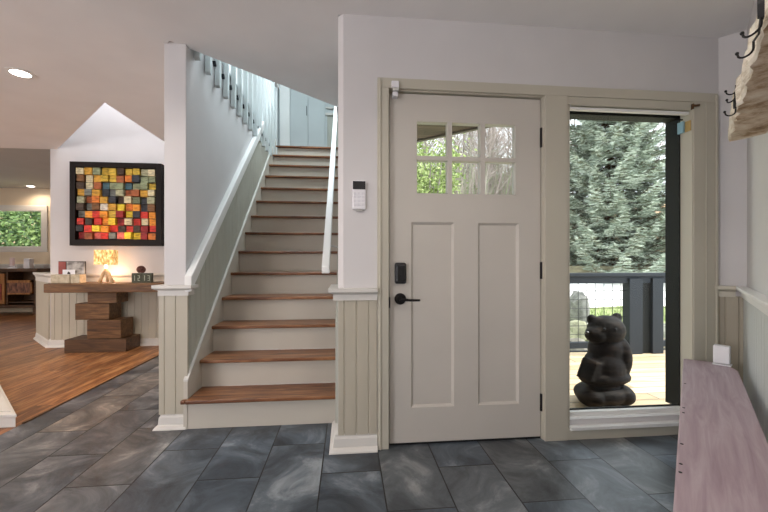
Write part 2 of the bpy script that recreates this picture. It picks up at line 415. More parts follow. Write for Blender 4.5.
# clerestory shaft over the living room
m = MB(); m.box(-2.12, 3.40, 2.62, -2.02, 5.04, 4.25)
m.prism([(-2.12, 3.56), (-3.64, 5.04), (-3.72, 4.97), (-2.19, 3.48)], 2.62, 4.25)
m.prism([(-2.0, 3.4), (-3.8, 5.1), (-2.0, 5.1)], 4.25, 4.32)
struct(m, 'wall_clerestory', M['wall'])
# upper floor shell
m = MB()
m.box(-2.02, 1.4, 2.62, -1.94, 7.4, 5.12); m.box(-2.0, 1.3, 2.62, .07, 1.4, 5.12)
m.box(-2.0, 7.4, 2.6, .07, 7.5, 5.12)
struct(m, 'wall_upper', M['upper'])
struct(bx(-2.02, 1.3, 5.12, .07, 7.5, 5.2), 'ceiling_upper', M['upper'])
m = MB(); m.box(-2.02, 1.4, 2.62, -1.165, 7.4, 2.70); m.box(-1.165, 5.50, 2.62, -.05, 7.4, 2.70)
struct(m, 'floor_upper', M['tread'])

# ceiling with the diagonal stair opening and the living-room opening
m = MB(); CZ = 2.46; CT = 2.60
m.prism([(-8.5, -1.8), (-1.3, -1.8), (2.75, 2.25), (2.75, 2.29), (-.05, 2.29), (-.05, 2.50), (-8.5, 2.50)], CZ, CT)
m.prism([(-1.118, 2.50), (-.05, 2.50), (-.05, 3.452)], CZ, CT)
m.prism([(-8.5, 2.50), (-2.12, 2.50), (-2.12, 3.53), (-3.60, 5.06), (-8.5, 5.06)], CZ, CT)
m.prism([(-2.12, 2.50), (-1.118, 2.50), (-1.145, 2.53), (-1.165, 2.53), (-1.165, 5.04), (-2.12, 5.04)], CZ, CT)
struct(m, 'ceiling', M['ceiling'])
struct(bx(-8.5, 5.06, 2.60, -3.5, 8.72, 2.70), 'ceiling_far', M['ceiling_dim'])

# ------------------------------------------------------------------ trims and wainscot
# end wall by the door
m = MB(); bead(m, (-.048, Y0), (.168, Y0), (0, -1), .09, .85, pitch=.068); struct(m, 'trim_2', M['bead'])
m = MB(); bead(m, (-.05, Y1 - .02), (-.05, 5.4), (-1, 0), lambda t: max(.1, .8415 * (t + 2.25 - 2.449) + .05), lambda t: .8415 * (t + 2.25 - 2.52) + .93); struct(m, 'trim_3', M['bead_stair'])
m = MB(); m.path(CAPP, [(.171, Y0), (-.05, Y0), (-.05, 2.5)], -1); struct(m, 'trim_4', M['cap'])
m = MB(); m.path(BASEP, [(.171, Y0), (-.05, Y0), (-.05, 2.48)], -1); struct(m, 'baseboard_entry', M['cap'])
# post at stair foot
m = MB(); bead(m, (-1.187, 2.53), (-1.014, 2.53), (0, -1), .09, .85, pitch=.068, thick=.02)
bead(m, (-1.165, 5.02), (-1.165, 2.532), (-1, 0), .09, .85, pitch=.085, thick=.021); struct(m, 'trim_5', M['bead'])
m = MB(); m.path(CAPP, [(-1.032, 2.60), (-1.032, 2.53), (-1.165, 2.53), (-1.165, 5.03)], -1); struct(m, 'trim_6', M['cap'])
m = MB(); m.path(BASEP, [(-1.016, 2.53), (-1.165, 2.53), (-1.165, 5.005)], -1); struct(m, 'baseboard_post', M['cap'])
# wainscot up the left side of the stairs, sloped cap, skirt
SL = .8415
m = MB(); bead(m, (-1.03, 2.53), (-1.03, 5.44), (1, 0), lambda t: max(.05, SL * (t + 2.53 - 2.449) + .12), lambda t: SL * (t + 2.53 - 2.52) + .95, pitch=.085, thick=.012); 
struct(m, 'trim_7', M['bead_stair'])
m = MB(); zl = lambda y: SL * (y - 2.52) + .985
m.prism_x([(2.50, zl(2.50)), (2.50, zl(2.50) - .10), (4.58, zl(4.58) - .10), (4.63, zl(4.63) - .02), (4.60, zl(4.60))], -1.03, -.984)
struct(m, 'trim_8', M['white'], bevel=.006)
m = MB(); zs = lambda y: .1934 + SL * (y - 2.449) + .075
m.prism_x([(2.49, 0), (2.49, zs(2.49)), (5.44, zs(5.44)), (5.44, 2.3), (3.0, 0.2), (2.7, 0)], -1.03, -1.005)
struct(m, 'trim_9', M['riser'])
m = MB(); m.prism_x([(2.488, zs(2.488)), (2.488, zs(2.488) + .012), (5.44, zs(5.44) + .012), (5.44, zs(5.44))], -1.03, -1.002)
struct(m, 'trim_10', M['cap'])
m = MB(); m.prism_x([(2.49, 0), (2.49, zs(2.49)), (5.44, zs(5.44)), (5.44, 2.3), (3.0, 0.2), (2.7, 0)], -.062, -.05)
struct(m, 'trim_11', M['riser'])
# living room back wall
m = MB(); bead(m, (-3.64, 5.04), (-1.19, 5.04), (0, -1), .09, .84, pitch=.085)
bead(m, (-4.25, 5.63), (-3.66, 5.04), (-R2, -R2), .09, .84, pitch=.085); struct(m, 'trim_12', M['bead'])
CAP2 = [(0, .80), (.022, .80), (.022, .862), (.03, .868), (.045, .885), (.05, .89), (.05, .915), (0, .915)]
m = MB(); m.path(CAP2, [(-4.25, 5.63), (-3.66, 5.04), (-1.19, 5.04)], 1); m.prism([(-4.27, 5.61), (-3.67, 5.045), (-3.60, 5.16), (-4.18, 5.74)], .851, .914)
struct(m, 'trim_13', M['cap'])
m = MB(); m.path(BASEP, [(-4.25, 5.63), (-3.66, 5.04), (-1.20, 5.04)], 1); struct(m, 'baseboard_back', M['cap'])
# far wall rail and paneling
m = MB(); bead(m, (-8.5, FY), (-3.7, FY), (0, -1), .1, .80, pitch=.12); struct(m, 'trim_14', M['bead'])
m = MB(); m.box(-8.5, FY - .05, .985, -3.7, FY, 1.01); m.box(-8.5, FY - .04, .80, -3.7, FY, .86); m.box(-8.5, FY - .02, .86, -3.7, FY, .985); struct(m, 'trim_15', M['cap'])
# low white platform at the edge of the wood floor
m = MB(); m.prism([(-2.112, 2.625), (-3.0, 3.51), (-3.6, 3.51), (-3.6, 2.60)], 0, .066); m.prism([(-2.098, 2.615), (-3.0, 3.53), (-3.62, 3.53), (-3.62, 2.585)], .066, .086)
m.prism([(-2.17, 2.665), (-3.0, 3.49), (-3.5, 3.49), (-3.5, 2.65)], .086, .094)
struct(m, 'trim_16', M['cap'], bevel=.004)
# short return and right wall wainscot
q = Vector((2.313, 2.13)); e = Vector((2.404, 2.039))
m = MB(); m.box(2.278, Y0 - .018, .09, 2.318, Y0, .85)
bead(m, q, e, (-R2, -R2), .09, .85, pitch=.062); struct(m, 'trim_17', paint('shaded_beadboard', (.37, .33, .26), .45))  # return facing away from the window light; its shade put into the colour
m = MB(); bead(m, RP(0.02), RP(5.36), (NR.x, NR.y), .09, .86, pitch=.085); struct(m, 'trim_18', paint('window_lit_beadboard', (.55, .57, .56), .45))  # window light on this wall put into the beadboard colour
m = MB(); m.sweep(CAPP, q + Vector((-.02, .02)), e + NR * .052, (-R2, -R2)); struct(m, 'trim_19', M['casing'])
m = MB(); m.sweep(CAPP, RP(-.0), RP(5.36), (NR.x, NR.y)); struct(m, 'trim_20', M['white'], bevel=.004)
m = MB(); m.sweep(BASEP, q, e, (-R2, -R2)); m.sweep(BASEP, RP(.02), RP(5.36), (NR.x, NR.y)); struct(m, 'baseboard_right', M['cap'])
m = MB(); m.box(-8.5, -1.765, 0, -1.42, -1.745, .14); struct(m, 'baseboard_rear', M['cap'])
m = MB(); m.box(-8.5, -1.7, 0, -8.48, 8.6, .14); struct(m, 'baseboard_left', M['cap'])

# casings round door and sidelight
CY = 2.108
m = MB()
m.box(.172, CY, 0, .236, Y0 + .01, 2.045); m.box(.172, CY, 2.045, 2.288, Y0 + .01, 2.102)
m.box(1.164, CY, 0, 1.306, Y0 + .01, 2.045)
m.box(2.122, CY, 0, 2.288, Y0 + .01, 2.045)
# stepped inner bead of casings
m.box(.182, CY - .008, 0, .192, CY, 2.09); m.box(2.266, CY - .010, 0, 2.280, CY, 2.09); m.box(2.20, CY - .006, 0, 2.209, CY, 2.04)
m.box(1.306, CY + .006, 2.0, 2.122, Y0 + .01, 2.045)
m.box(1.306, CY + .002, 0, 2.122, Y0 + .01, .075)
# jambs
m.box(.232, Y0, 0, .240, Y1, 2.05); m.box(1.160, Y0, 0, 1.168, Y1, 2.05); m.box(.232, Y0, 2.040, 1.168, Y1, 2.05)
struct(m, 'trim_21', M['casing'], bevel=.003)

# ------------------------------------------------------------------ front door
d = bpy.data.objects.new('door_1', None); C.objects.link(d); d.location = (.7, 2.15, 0); ORG['door_1'] = (.7, 2.15, 0); d['kind'] = 'structure'
L_, R_, F_, B_ = .2445, 1.1555, 2.148, 2.192
m = MB(); T_ = 2.033
for bxs in ((L_, .014, R_, .214), (L_, .214, .37, 1.291), (.625, .214, .77, 1.291), (1.022, .214, R_, 1.291), (L_, 1.291, R_, 1.456), (L_, 1.456, .401, 1.878), (1.002, 1.456, R_, 1.878), (L_, 1.878, R_, T_)):
    m.box(bxs[0], F_, bxs[1], bxs[2], B_, bxs[3])
leaf = m.build('door_leaf', M['door'], d)
for x0, x1 in ((.37, .625), (.77, 1.022)):
    m = MB(); m.box(x0 - .002, F_ + .014, .212, x1 + .002, B_ - .008, 1.293)
    p = m.build('panel', M['door'], d)
    # sloped sticking round the recess
    m = MB(); z0, z1 = .214, 1.291; k = .014
    o = [(x0, z0), (x1, z0), (x1, z1), (x0, z1)]; i_ = [(x0 + k, z0 + k), (x1 - k, z0 + k), (x1 - k, z1 - k), (x0 + k, z1 - k)]
    v = [(x, F_, z) for x, z in o] + [(x, F_ + .014, z) for x, z in i_]
    m.add(v, [(j, (j + 1) % 4, 4 + (j + 1) % 4, 4 + j) for j in range(4)]); m.build('panel_moulding', M['door'], p)
wf = MB(); a0, a1, c0, c1 = .401, 1.002, 1.456, 1.878
for x0, x1, z0, z1 in ((a0, a0 + .003, c0, c1), (a1 - .003, a1, c0, c1), (a0, a1, c0, c0 + .003), (a0, a1, c1 - .003, c1), (.586, .612, c0, c1), (.785, .811, c0, c1), (a0, a1, 1.652, 1.676)):
    wf.box(x0, F_ - .004 + (.0015 if x1 - x0 > .3 else 0), z0, x1, B_ + (.001 if x1 - x0 > .3 else 0), z1)
wf.build('muntins', M['door'], d)
m = bx(a0, 2.168, c0, a1, 2.172, c1).build('window_pane', M['glass'], d)
bx(L_ - .002, F_ + .004, .0015, R_ + .002, B_, .0135).build('door_sweep', M['blackp'], d)
for z0, z1 in ((.168, .27), (.958, 1.059), (1.745, 1.862)):
    m = MB(); m.lathe([(.006, 0), (.0065, .004), (.0065, z1 - z0 - .004), (.006, z1 - z0)], (1.160, 2.140, z0), 10); m.box(1.152, 2.143, z0, 1.166, 2.149, z1)
    m.build('hinge', M['black'], d)
m = MB(); m.box(.272, 2.121, .934, .340, 2.148, 1.056); kp = m.build('keypad_lock', M['blackp'], d, bevel=.014, seg=4, label='black rounded keypad deadbolt')
m = MB(); m.box(.284, 2.1185, .950, .328, 2.122, 1.038); m.build('lock_face', mat('gloss_black', (.004, .004, .005), .12), kp, bevel=.001)
m = MB(); m.lathe([(.033, 0), (.033, -.008), (.028, -.012), (.012, -.013), (.011, -.045)], (.306, 2.148, .847), 24, 'Y')
hd = m.build('handle', M['black'], d, smooth=False, label='black lever handle')
m = MB(); m.tube([(.306, 2.105, .847), (.32, 2.102, .846), (.36, 2.104, .842), (.415, 2.106, .841)], [.010, .009, .007, .006], 10); m.build('lever', M['black'], hd)
bx(.240, 2.10, .80, .243, 2.146, .86).build('strike_plate', M['black'], d)
bx(L_ + .03, 2.196, 0, R_, 2.25, .012).build('threshold', M['extdark'], d)
# two-piece contact sensor
t = thing('door_sensor', 'small white contact sensor at the top left corner of the front door', 'sensor', (.275, 2.10, 2.0))
bx(.250, 2.088, 2.040, .292, 2.108, 2.078).build('sensor_body', M['plastic'], t, bevel=.004)
bx(.258, 2.105, 1.998, .288, 2.148, 2.024).build('magnet', M['plastic'], t, bevel=.003)
bx(.258, 2.09, 2.024, .290, 2.110, 2.040).build('bracket', M['chrome'], t)

# ------------------------------------------------------------------ sidelight window
wn = bpy.data.objects.new('window_1', None); C.objects.link(wn); wn.location = (1.72, 2.2, .1); ORG['window_1'] = (1.72, 2.2, .1); wn['kind'] = 'structure'
m = MB()
m.box(1.306, CY + .01, .075, 1.322, 2.27, 2.03); m.box(2.116, CY + .004, .075, 2.13, 2.20, 2.03); m.box(1.31, CY + .01, 1.995, 2.125, 2.27, 2.03)
m.build('window_frame', M['casing'], wn)
m = MB(); m.box(1.318, CY - .012, .060, 2.118, 2.16, .082); m.box(1.318, 2.145, .075, 2.118, 2.178, .118); m.box(1.318, 2.17, .10, 2.118, 2.215, .142)
m.build('window_sill', M['white'], wn, bevel=.003)
m = MB(); m.box(2.108, 2.196, .13, 2.125, 2.30, 2.0); m.box(1.316, 2.205, .13, 1.325, 2.26, 2.0); m.box(1.316, 2.196, 1.975, 2.118, 2.28, 1.998); m.box(1.316, 2.200, .128, 2.118, 2.212, .150)
m.build('exterior_frame', M['extdark'], wn)
bx(1.322, 2.196, .14, 2.11, 2.2, 1.98).build('window_pane', M['glass'], wn)
t = thing('roller_shade', 'cream roller shade rolled up at the top of the tall window', 'window shade', (1.72, 2.14, 1.97))
m = MB(); m.lathe([(.016, 0), (.016, .775)], (1.335, 2.142, 2.012), 16, 'X'); m.build('shade_roll', M['shadefab'], t, smooth=True)
m = MB(); m.box(1.326, 2.124, 1.972, 2.108, 2.150, 1.990); m.build('bottom_rail', M['white'], t, bevel=.004)
m = MB(); m.box(1.324, 2.115, 1.990, 1.330, 2.165, 2.030); m.build('bracket', M['chrome'], t)
m = MB(); m.box(2.110, 2.100, 1.998, 2.116, 2.165, 2.030); m.tube([(2.10, 2.10, 2.02), (2.12, 2.095, 2.015), (2.145, 2.095, 2.02)], .007, 8); m.build('bracket', M['walnut_d'], t)
t = thing('window_alarm', 'small blue and ochre gadget hanging at the upper right corner of the tall window', 'alarm', (2.09, 2.16, 1.87))
bx(2.088, 2.150, 1.868, 2.104, 2.190, 1.940).build('alarm_body', M['blue'], t, bevel=.003)
bx(2.106, 2.118, 1.872, 2.116, 2.170, 1.936).build('magnet_bar', M['yellow'], t, bevel=.003)
bx(2.055, 2.160, 1.950, 2.100, 2.168, 1.956).build('hook', M['black'], t)

# ------------------------------------------------------------------ keypad on the end wall
t = thing('alarm_keypad', 'white alarm keypad with a black screen on the wall left of the front door', 'keypad', (.069, 2.13, 1.353))
bx(.031, 2.112, 1.356, .106, 2.130, 1.518).build('keypad_body', M['plastic'], t, bevel=.006)
bx(.033, 2.1105, 1.468, .104, 2.114, 1.514).build('screen', M['blackp'], t)
for r_ in range(4):
    for c_ in range(3):
        bx(.037 + c_ * .0225, 2.1095, 1.376 + r_ * .021, .054 + c_ * .0225, 2.1135, 1.389 + r_ * .021).build('button', mat('key_grey', (.70, .69, .73), .5) if r_ + c_ == 0 else bpy.data.materials['key_grey'], t, bevel=.002)
bx(.052, 2.1175, 1.345, .088, 2.130, 1.357).build('bottom_clip', M['chrome'], t)
# light-coloured outlet edge by the corner of the staircase wall

# ------------------------------------------------------------------ staircase
st = thing('staircase', 'straight flight of brown wooden treads and cream risers climbing between two walls', 'staircase', (-.52, 2.5, 0))
TR, RI = .2298, .1934
for k in range(1, 15):
    y = 2.449 + (k - 1) * TR; z = k * RI
    x0 = -1.0045
    if k < 14:
        m = MB(); m.box(-1.0045, y, z - .024, -.0625, y + TR + .045, z)
        if k == 1: m.box(-1.034, y, z - .024, -1.0045, y + .035, z)
    else:
        m = MB(); m.box(-1.0045, y, z - .024, -.0625, y + .12, z)
    m.build('tread', M['tread'], st, bevel=.006, seg=3)
    r = MB(); r.box(-1.0045, y + .040, z - RI + (.0 if k > 1 else .001), -.0625, y + .055, z - .024)
    if k == 1: r.box(-1.0145, y + .036, .001, -1.0045, y + .055, z - .024)
    r.build('riser', M['riser'], st)
t = thing('handrail', 'white square handrail climbing along the right wall of the staircase', 'handrail', (-.135, 2.45, 1.0))
hz = lambda y: 1.0 + SL * (y - 2.45)
m = MB(); m.prism_x([(2.45, hz(2.45) - .012), (2.45, hz(2.45) + .030), (5.4, hz(5.4) + .030), (5.4, hz(5.4) - .034), (2.47, hz(2.47) - .034)], -.162, -.112); m.build('rail', M['white'], t, bevel=.006)
for y in (2.75, 4.0, 5.2):
    m = MB(); m.tube([(-.137, y, hz(y) - .03), (-.137, y, hz(y) - .07), (-.05, y, hz(y) - .09)], .007, 8); m.build('bracket', M['chrome'], t)

# upper railing
t = thing('balustrade', 'white upstairs balustrade fixed to the side of the wall above the stairs', 'railing', (-1.0, 4.1, 2.42))
for i in range(15):
    y = 2.65 + i * .201
    z0 = 2.42 + max(0, (y - 3.6)) * .02
    m = MB()
    m.prism_x([(y - .021, z0 + .014), (y + .0, z0), (y + .021, z0 + .014), (y + .021, 3.55), (y - .021, 3.55)], -1.022, -.984)
    b = m.build('baluster', M['upper'], t, bevel=.002)
    m = MB(); m.prism_x([(y - .052, 2.606), (y - .040, 2.612), (y - .021, 2.582), (y - .028, 2.572)], -1.031, -1.008); m.build('gap_shadow', M['charcoal'], b)  # dark sliver standing in for the shadow gap beside the baluster
m = MB(); m.box(-1.035, 2.55, 3.55, -.972, 5.56, 3.60); m.build('top_rail', M['white'], t, bevel=.006)
struct(bx(-1.17, 2.53, 2.70, -1.025, 5.46, 2.72), 'trim_22', M['upper'])

# upstairs cupboards
CYU = 6.6
m = MB(); m.box(-1.16, CYU, 2.70, -.34, CYU + .5, 4.9); m.box(-.37, CYU + .02, 2.70, -.05, CYU + .5, 5.0)
struct(m, 'wall_cupboard', M['upper'])
for n, (x0, x1, hx) in enumerate(((-.963, -.668, -.69), (-.662, -.378, -.64))):
    dd = bpy.data.objects.new('door_%d' % (n + 2), None); C.objects.link(dd); dd.location = ((x0 + x1) / 2, CYU, 2.72); ORG[dd.name] = tuple(dd.location); dd['kind'] = 'structure'
    bx(x0, CYU - .022, 2.72, x1, CYU - .002, 4.6).build('door_leaf', M['upper'], dd, bevel=.003)
    if n == 0: bx(hx - .004, CYU - .045, 3.58, hx + .004, CYU - .02, 3.74).build('handle', M['charcoal'], dd, bevel=.002)
m = MB(); m.box(-1.14, CYU - .03, 2.70, -.975, CYU, 4.6); struct(m, 'trim_23', M['white'], bevel=.003)
m = MB(); bead(m, (-.36, CYU + .02), (-.055, CYU + .02), (0, -1), 2.70, 3.60, pitch=.07); struct(m, 'trim_24', M['bead_stair'])
m = MB(); m.box(-.37, CYU - .03, 3.60, -.05, CYU + .02, 3.64); m.box(-.37, CYU - .02, 3.72, -.05, CYU + .02, 3.745); struct(m, 'trim_25', M['cap'])

# ------------------------------------------------------------------ downlights
def downlight(x, y, z, e, label, col=WARM):
    t = thing('recessed_light', label, 'ceiling light', (x, y, z))
    m = MB(); m.lathe([(.060, -.001), (.085, -.001), (.087, -.006), (.060, -.008), (.060, -.001)], (x, y, z), 28, caps=False); m.build('trim_ring', M['white'], t)
    m = MB(); m.lathe([(.001, -.004), (.060, -.004), (.060, -.0055), (.001, -.0055)], (x, y, z), 28); m.build('diffuser', M['bulb'], t)
    l = light('downlight_beam', 'SPOT', (x, y, z - .012), e, col, radius=.055, spot=2.6); aim(l, (0, 0, -1)); l.parent = t; l.location = (0, 0, -.012)
downlight(-2.405, 3.03, CZ, 48, 'lit round recessed ceiling light over the wood floor at far left')
downlight(-6.42, 8.33, 2.60, 16, 'lit recessed ceiling light in the far room above the window')
downlight(-1.35, 1.55, CZ, 26, 'added unseen recessed ceiling light over the slate hall', (1, .88, .78))  # added out of view to even the light, like the next two
downlight(.35, .75, CZ, 22, 'added unseen recessed ceiling light in front of the entry door', (1, .93, .86))
downlight(-4.9, 2.8, CZ, 36, 'added unseen recessed ceiling light deep in the living room')

# ------------------------------------------------------------------ wall art of wooden blocks
art = thing('block_art', 'black-framed wall art of colourful wooden squares hanging over the console table', 'wall art', (-2.85, 5.0, 1.257))
ax0, ax1, az0, az1 = -3.375, -2.312, 1.257, 2.287
m = MB(); fw = .062
m.frame(ax0, az0, ax1, az1, fw, 4.945, 5.035, wb=fw + .012)
m.build('frame', mat('black_brown_frame', (.009, .006, .005), .5, .2), art)
bx(ax0 + .03, 5.01, az0 + .03, ax1 - .03, 5.03, az1 - .03).build('backing', mat('dark_backing', (.02, .013, .01), .6), art)
PAL = dict(c=(.66, .58, .36), a=(.62, .33, .04), y=(.62, .42, .05), Y=(.85, .62, .04), o=(.70, .20, .03), O=(.85, .32, .03), r=(.62, .035, .02), R=(.28, .015, .015), p=(.70, .16, .13), d=(.06, .035, .02), b=(.20, .09, .03), k=(.012, .012, .014), s=(.26, .30, .17), g=(.17, .18, .16), t=(.06, .14, .17), n=(.035, .04, .05), w=(.72, .66, .55), l=(.42, .42, .26), u=(.38, .11, .035))
rows = ['casyydyylc', 'bcayyuonss', 'dcuTsstssy'.replace('T', 't'), 'agangl' + 'uuac', 'luoandcsn' + 'l', 'dgbwaYoOnb', 'gOrOyRYnrO', 'rdrOYRcrcO', 'krYOrdrdRr', 'RuprgpYYRo']
def art_mat(c, i):
    s = [(.3, tuple(x * .45 for x in c)), (.5, c), (.72, tuple(min(1, x * 1.3 + .02) for x in c))]
    return mat('painted_block_' + i, c, .45, .4, fn=noise_fn(s, scale=(3, 1, 9), ns=5, detail=5))
AM = {k_: art_mat(v_, k_ + ('x' if k_.isupper() else '')) for k_, v_ in PAL.items()}
gx0, gx1, gz0, gz1 = -3.303, -2.386, 1.335, 2.222
pw, ph_ = (gx1 - gx0) / 10, (gz1 - gz0) / 10
rr = random.Random(4)
for j, row in enumerate(rows):
    for i, ch in enumerate(row[:10]):
        cx_ = gx0 + (i + .5) * pw + rr.uniform(-.004, .004); cz_ = gz1 - (j + .5) * ph_ + rr.uniform(-.006, .006)
        dp = rr.choice((.025, .04, .055, .07)); hw = pw * rr.uniform(.42, .485); hh = ph_ * rr.uniform(.42, .49)
        m = MB(); m.box(cx_ - hw, 5.01 - dp, cz_ - hh, cx_ + hw, 5.01, cz_ + hh)
        m.build('wooden_block', AM[ch], art, bevel=.0025)

# ------------------------------------------------------------------ console table
ct = thing('console_table', 'brown console table on a pedestal of offset stacked wooden blocks', 'console table', (-2.87, 4.85, 0))
m = MB(); top = [(-3.43, 4.62), (-2.70, 4.612), (-2.20, 4.632), (-2.165, 4.67), (-2.20, 4.80), (-2.16, 4.93), (-2.22, 4.975), (-3.40, 4.975), (-3.45, 4.80)]
m.prism(top, .705, .808); m.build('tabletop', M['walnut'], ct, bevel=.008)
for x0, x1, y0, y1, z0, z1 in ((-3.255, -2.580, 4.685, 4.99, .001, .155), (-3.02, -2.648, 4.70, 4.96, .157, .375), (-3.162, -2.789, 4.72, 4.96, .377, .568), (-3.02, -2.701, 4.71, 4.95, .570, .704)):
    bx(x0, y0, z0 + .001, x1, y1, z1).build('pedestal_base' if z0 < .01 else 'block', M['walnut_d'] if z0 < .01 else M['walnut'], ct, bevel=.004)
TZ = .808
bA = bx(-3.44, 4.74, TZ, -3.235, 4.85, .908); o = bA.build('box', M['plaster'], bevel=.004); tag(o, 'wider cream mottled box at the left end of the console table', 'box')
o = bx(-3.225, 4.74, TZ, -3.125, 4.85, .908).build('box', M['plaster'], bevel=.004); tag(o, 'narrower cream mottled box under the right end of the grey framed print', 'box')
t = thing('framed_print', 'framed print with a red panel beside a grey picture, leaning on two cream boxes', 'picture frame', (-3.28, 4.83, .909))
bx(-3.42, 4.83, .909, -3.12, 4.845, 1.065).build('frame', M['blackp'], t, bevel=.002)
bx(-3.415, 4.824, .914, -3.335, 4.832, 1.06).build('red_panel', M['red'], t); bx(-3.325, 4.824, .914, -3.126, 4.832, 1.06).build('picture', M['greyphoto'], t)
t = thing('photo_card', 'small white card with a dark figure in front of the framed print', 'card', (-3.26, 4.79, .909))
bx(-3.345, 4.79, .909, -3.21, 4.794, .965).build('card', M['paper'], t); 
m = MB(); m.prism([(-3.295, .0), (-3.255, .0), (-3.265, .02), (-3.28, .032), (-3.29, .018)], 0, .002)
mm = MB(); mm.v = [(x, 4.7895 - z, .912 + y) for x, y, z in m.v]; mm.f = m.f; mm.mi = m.mi; mm.build('printed_figure', M['blackp'], t)
# lamp
t = thing('table_lamp', 'small glowing lamp with a square patterned shade on a pale forked base', 'lamp', (-2.87, 4.80, TZ))
shade = bpy.data.materials.new('glowing_shade'); shade.use_nodes = True
nt = shade.node_tree; b_ = nt.nodes['Principled BSDF']; noise_fn([(.35, (.45, .22, .05)), (.5, (.80, .50, .16)), (.62, (.95, .75, .40))], scale=(2, 2, 1), ns=22, detail=3)(nt, b_)
src = [l.from_socket for l in nt.links if l.to_socket == b_.inputs['Base Color']][0]; nt.links.new(src, b_.inputs['Emission Color']); b_.inputs['Emission Strength'].default_value = .35
m = MB(); x0, x1, y0, y1, z0, z1 = -2.975, -2.765, 4.75, 4.85, 1.025, 1.20
for q_ in ((x0, y0, x1, y0 + .004), (x0, y1 - .004, x1, y1), (x0, y0, x0 + .004, y1), (x1 - .004, y0, x1, y1)): m.box(q_[0], q_[1], z0, q_[2], q_[3], z1)
m.build('lamp_shade', shade, t)
m = MB(); m.tube([(-2.87, 4.80, .96), (-2.87, 4.80, 1.18)], .006, 8); m.box(-2.97, 4.797, 1.176, -2.77, 4.803, 1.182); m.build('stem', M['chrome'], t)
m = MB(); m.tube([(-2.935, 4.79, TZ + .006), (-2.92, 4.79, .86), (-2.90, 4.80, .92), (-2.87, 4.80, .96), (-2.84, 4.80, .92), (-2.82, 4.80, .86), (-2.79, 4.80, TZ + .006)], [.022, .018, .02, .024, .02, .018, .022], 8)
m.tube([(-2.87, 4.83, TZ + .006), (-2.868, 4.82, .88), (-2.87, 4.80, .955)], [.016, .014, .018], 8)
m.build('lamp_base', mat('pale_driftwood', (.70, .50, .28), .6), t, smooth=True)
m = MB(); m.ellipsoid((-2.87, 4.80, 1.0), (.018, .018, .026), 12); m.build('bulb', emit('bulb_glow', (1, .72, .42), 3), t)
l = light('lamp_glow', 'POINT', (0, 0, 0), 1.5, (1, .62, .38), radius=.03); l.parent = t; l.location = (-.02, .085, .14)
l = light('lamp_uplight', 'POINT', (0, 0, 0), .9, (1, .68, .45), radius=.03); l.parent = t; l.location = (0, 0, .35)
# number blocks: four painted cubes with pale digits
def digit_mesh(mb, ch, x, y, z, w_, h_):
    seg = {'0': 'abcdef', '2': 'abged', '1': 'bc', '3': 'abgcd'}[ch]; s_ = .006
    pos = {'a': (x, z + h_ - s_, x + w_, z + h_), 'g': (x, z + h_ / 2 - s_ / 2, x + w_, z + h_ / 2 + s_ / 2), 'd': (x, z, x + w_, z + s_),
           'f': (x, z + h_ / 2, x + s_, z + h_), 'b': (x + w_ - s_, z + h_ / 2, x + w_, z + h_), 'e': (x, z, x + s_, z + h_ / 2), 'c': (x + w_ - s_, z, x + w_, z + h_ / 2)}
    for q_ in seg: a_ = pos[q_]; mb.box(a_[0], y - .001, a_[1], a_[2], y + .002, a_[3])
for i, (ch, nm) in enumerate((('1', 'leftmost'), ('2', 'second from left'), ('1', 'third from left'), ('3', 'rightmost'))):
    x0 = -2.548 + i * .056
    t = thing('number_block', 'dark number block under the pinecone, %s of the four blocks' % nm, 'block', (x0 + .026, 4.76, TZ), group='number blocks on the console table')
    bx(x0, 4.735, TZ, x0 + .053, 4.79, TZ + .115).build('block', mat('dark_olive_block', (.05, .055, .03), .5) if i == 0 else bpy.data.materials['dark_olive_block'], t, bevel=.002)
    m = MB(); digit_mesh(m, ch, x0 + .014, 4.735, TZ + .025, .024, .062); m.build('digit', mat('sage_digit', (.40, .43, .34), .5) if i == 0 else bpy.data.materials['sage_digit'], t)
m = MB(); c0_ = Vector((-2.455, 4.765, TZ + .117))
ax = Vector((.35, 0, 1)).normalized()
m.ellipsoid(c0_ + Vector((.0, 0, .040)), (.045, .035, .040), 16)
for a_ in range(9):
    for b2 in range(12):
        ph = math.pi * (a_ + .7) / 9.6; th_ = 2 * math.pi * (b2 + .5 * (a_ % 2)) / 12
        dx = Vector((math.sin(ph) * math.cos(th_), math.sin(ph) * math.sin(th_), math.cos(ph)))
        p = c0_ + Vector((dx.x * .046, dx.y * .036, .040 + dx.z * .041))
        if p.z < TZ + .118: continue
        m.ellipsoid(p, (.009, .009, .006), 6)
o = m.build('pinecone', M['pine'], smooth=True); tag(o, 'dark brown pinecone lying on top of the number blocks', 'pinecone')

# ------------------------------------------------------------------ far room: window, sideboard, candles
wn = bpy.data.objects.new('window_2', None); C.objects.link(wn); wn.location = (-7.2, FY, 1.36); ORG['window_2'] = (-7.2, FY, 1.36); wn['kind'] = 'structure'
m = MB()
m.frame(-8.15, 1.26, -6.29, 2.24, .12, FY - .03, FY + .06)
m.build('window_frame', M['cap'], wn, bevel=.006)
bx(-8.03, FY + .05, 1.37, -6.40, FY + .055, 2.12).build('window_pane', M['glass'], wn)
sb = thing('sideboard', 'rustic wooden sideboard with an orange door and open drawer bay in the far room', 'sideboard', (-7.0, 8.2, 0))
m = MB(); sx0, sx1 = -7.9, -6.15; sy0, sy1 = 8.12, 8.52
m.box(sx0, sy0 - .03, .86, sx1 + .02, sy1, .92); m.build('top', M['walnut_d'], sb, bevel=.006)
m = MB(); m.box(sx0, sy0, .16, sx0 + .05, sy1, .86); m.box(sx1 - .05, sy0, .16, sx1, sy1, .86); m.box(-6.71, sy0 + .01, .21, -6.68, sy1 - .03, .85); m.box(sx0, sy0, .14, sx1, sy1, .20); m.box(sx0, sy1 - .02, .16, sx1, sy1, .86)
